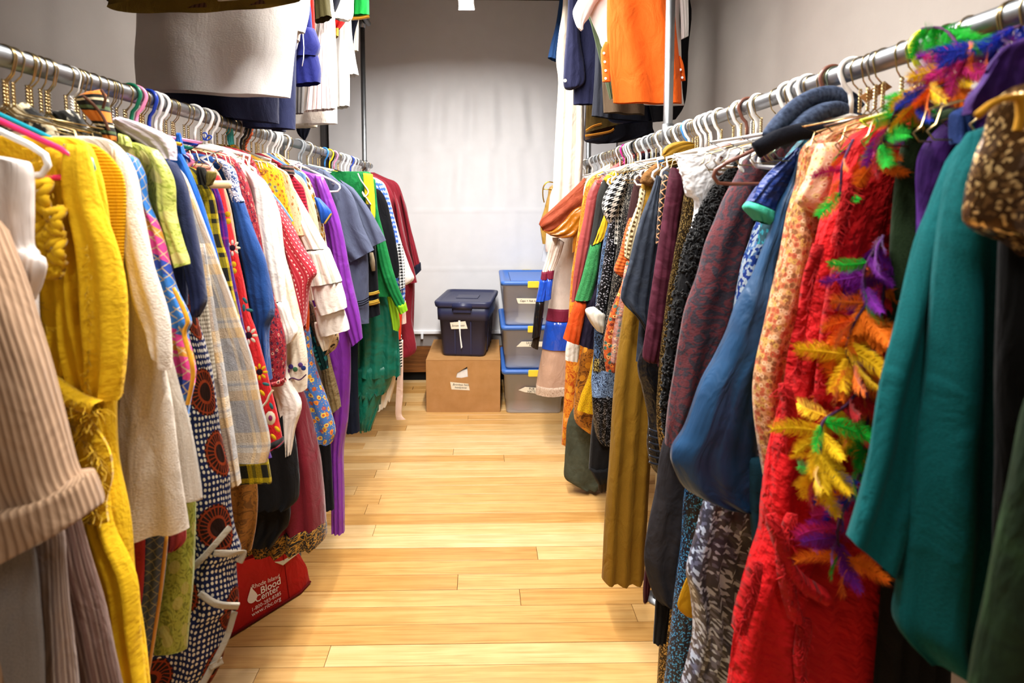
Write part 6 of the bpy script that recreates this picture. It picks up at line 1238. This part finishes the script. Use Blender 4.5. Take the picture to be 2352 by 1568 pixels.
strands = [([(2118, 66, .80), (2165, 66, .74), (2200, 105, .70), (2195, 140, .69)], 26, ('green', 'green', 'green', 'purple')),
           ([(2195, 140, .69), (2150, 195, .70), (2105, 205, .715), (2080, 225, .725), (2050, 270, .735), (2030, 320, .745), (2010, 375, .755)], 56, ('yellow', 'orange', 'yellow', 'green', 'green', 'green', 'yellow', 'green', 'orange')),
           ([(2345, 60, .62), (2300, 75, .64), (2262, 105, .66), (2225, 110, .67), (2205, 165, .68), (2170, 195, .69), (2130, 205, .70), (2100, 245, .72)], 46, ('blue', 'purple', 'blue', 'orange', 'magenta', 'orange', 'orange', 'purple', 'blue')),
           ([(1960, 320, .80), (1935, 380, .785), (1930, 450, .78)], 8, ('green', 'orange', 'magenta', 'green')),
           ([(2030, 540, .765), (1985, 620, .762), (1990, 690, .758), (1960, 745, .756), (1945, 810, .756), (1975, 870, .756), (1950, 925, .756), (1890, 970, .752), (1885, 1050, .75), (1870, 1105, .75)], 105, ('purple', 'purple', 'orange', 'orange', 'yellow', 'orange', 'red', 'yellow', 'yellow', 'yellow')),
           ([(2035, 620, .77), (2025, 720, .77), (2015, 830, .77), (2000, 930, .765), (1985, 1010, .762), (1970, 1100, .76), (1930, 1190, .758), (1925, 1250, .756), (1950, 1300, .756)], 88, ('orange', 'red', 'purple', 'orange', 'green', 'green', 'blue', 'magenta', 'purple', 'orange'))]
q = random.Random(11)
for pts, n, cols in strands:
    w3 = [Vector(v) for v in crom([tuple(P(a, b, c - (.02 if b > 500 else 0))) for a, b, c in pts], 6)]
    wireobj('boa_cord', [v - bl for v in w3], .002, cloth('4a2a4a'), boa, 5)
    for i in range(n):
        f = (i + q.random()) / n; k = f * (len(w3) - 1); a = w3[int(k)]; b = w3[min(int(k) + 1, len(w3) - 1)]; p = a + (b - a) * (k - int(k))
        cn = cols[min(len(cols) - 1, int(f * len(cols)))] if q.random() < .82 else q.choice(list(FC))
        o = bpy.data.objects.new('feather', feather_mesh(cn, q.randrange(3))); COL.objects.link(o); o.parent = boa; o.location = p - bl
        sc = q.uniform(.028, .052) * (1 if p.z > 1.4 else 1.25); o.scale = (sc * q.choice((-1, 1)), sc, sc); o.rotation_euler = (q.uniform(-.9, .9), q.uniform(-1.6, 1.6), q.uniform(-.9, .9))
# ================================================================== red bag on the floor
RBAG = cloth('b01410', .6, .1, (500, .15), .08)
A0 = Vector((-.868, 1.735, 0)); B0 = Vector((-.668, 1.982, 0)); u_ = (B0 - A0).normalized(); n_ = Vector((u_.y, -u_.x, 0)); up = (Vector((0, 0, 1)) - n_ * .22).normalized()
bag = empty('shopping_bag', tuple((A0 + B0) / 2), 'red fabric tote bag with white blood centre print slumped on the floor', 'bag'); bl = Vector(bag.location)
Lb = (B0 - A0).length; C0 = B0 + u_ * .055 - n_ * .02
def grid_face(name, fn, nu, nv, mat, parent, wr=.0):
    V, UV, Fc = [], [], []
    for i in range(nv + 1):
        for j in range(nu + 1):
            p = fn(j / nu, i / nv); V.append(p - bl); UV.append((j / nu * .3, i / nv * .3))
    for i in range(nv):
        for j in range(nu): a = i * (nu + 1) + j; Fc.append((a, a + 1, a + nu + 2, a + nu + 1))
    return mk(name, V, Fc, mat, parent, UV)
hL, hR = .235, .175
def front(s, t): return A0 + u_ * (Lb * s) + up * ((hL + (hR - hL) * s) * t) + n_ * (.001 * math.sin(9 * s) * t)
D_ = -n_ * .14
def side(s, t):
    k = B0 + (C0 - B0) * min(1, s * 2) if s < .5 else C0 + (B0 + D_ - C0) * (s * 2 - 1)
    top_ = hR * (1 - .25 * math.sin(math.pi * s)); crease = .02 * math.sin(math.pi * t) * math.sin(2 * math.pi * s)
    return k + up * (top_ * t) - u_ * (.03 * t * t) + u_ * crease
def back(s, t): return B0 + D_ - u_ * (Lb * s) + Vector((0, 0, 1)) * ((hR + (hL - hR) * s) * t * .95) + n_ * .01 * math.sin(7 * s + 2 * t)
def leftf(s, t): return A0 + D_ * (1 - s) + up * (hL * t)
grid_face('front_panel', front, 16, 12, RBAG, bag); grid_face('side_gusset', side, 16, 12, RBAG, bag); grid_face('back_panel', back, 10, 8, RBAG, bag); grid_face('side_gusset', leftf, 6, 8, RBAG, bag)
grid_face('bottom', lambda s, t: A0 + u_ * (Lb * s) + D_ * t + Vector((0, 0, .002)), 2, 2, RBAG, bag)
wireobj('bottom_piping', [A0 - bl + n_ * .003 + Vector((0, 0, .006)), B0 - bl + n_ * .003 + Vector((0, 0, .006)), C0 - bl + n_ * .002 + Vector((0, 0, .008))], .004, cloth('6a0c0a'), bag)
for s0 in (.16, .86): wireobj('seam', [front(s0, t_ / 8) - bl + n_ * .001 for t_ in range(9)], .0012, cloth('8a0f0c'), bag, 4)
pn = u_.cross(up); pn = pn if pn.y < 0 else -pn
def PP(px, py):
    v = cf + cr * ((px - PPX) / FPX) - cu * ((py - PPY) / FPX); o = Vector((0, 0, CZ)); k = (A0 - o).dot(pn) / v.dot(pn); return o + v * k + pn * .0022
WT = cloth('f4ece6', .7, 0, None, .02)
def textfit(body, a, b, mat, bold=0, shear=0):
    a, b = PP(*a), PP(*b); x = (b - a).normalized(); y = pn.cross(x); o = text(bag, body, 1.0, (0, 0, 0), (1, 0, 0), (0, 1, 0), mat, shear=shear, bold=bold, thick=.002)
    w_ = max(v.co.x for v in o.data.vertices) - min(v.co.x for v in o.data.vertices); k = (b - a).length / w_
    for v in o.data.vertices: v.co *= k
    M = Matrix((x, y, pn)).transposed().to_4x4(); M.translation = a - bl; o.matrix_local = M; return o
textfit('Rhode Island', (577, 1353), (640, 1327), WT); textfit('Blood', (598, 1364), (643, 1340), WT, .012); textfit('Center', (586, 1384), (640, 1355), WT, .008)
textfit('1-800-283-8385', (577, 1405), (643, 1366), WT); textfit('www.ribc.org', (578, 1416), (645, 1377), WT)
dc = PP(579, 1371); V = []; y_ = up; x_ = u_
for k in range(24):
    a = 2 * math.pi * k / 24; rr = .018; x = math.sin(a) * rr; y = -math.cos(a) * rr
    if y > 0: x *= (1 - (y / rr) ** 1.2 * .95); y *= 2.0
    V.append(dc + x_ * x + y_ * y - bl)
mk('drop_emblem', V, [tuple(range(24))], WT, bag, None, False)
# pale paper sticking out of the bag
pa = B0 - u_ * .10 + up * .165 - n_ * .02; V = [pa, pa + u_ * .11 + up * .0, pa + u_ * .12 + up * .045 - n_ * .05, pa + u_ * .0 + up * .06 - n_ * .05, pa + u_ * .05 - up * .02 + n_ * .022]
V = [pa - u_ * .03 + up * .03, pa + u_ * .045 - up * .03 + n_ * .03, pa + u_ * .115 - up * .022 + n_ * .024, pa + u_ * .12 + up * .05 - n_ * .05, pa + u_ * .0 + up * .07 - n_ * .05]
V2 = [v - Vector((0, 0, .002)) for v in V]
tag(mk('folded_paper', V + V2, [(0, 1, 4), (1, 2, 3, 4), (9, 6, 5), (9, 8, 7, 6), (0, 5, 6, 1), (1, 6, 7, 2), (2, 7, 8, 3), (3, 8, 9, 4), (4, 9, 5, 0)], cloth('d8cba4', .8), None, None, False), 'folded cream paper sticking out of the red fabric bag', 'paper')
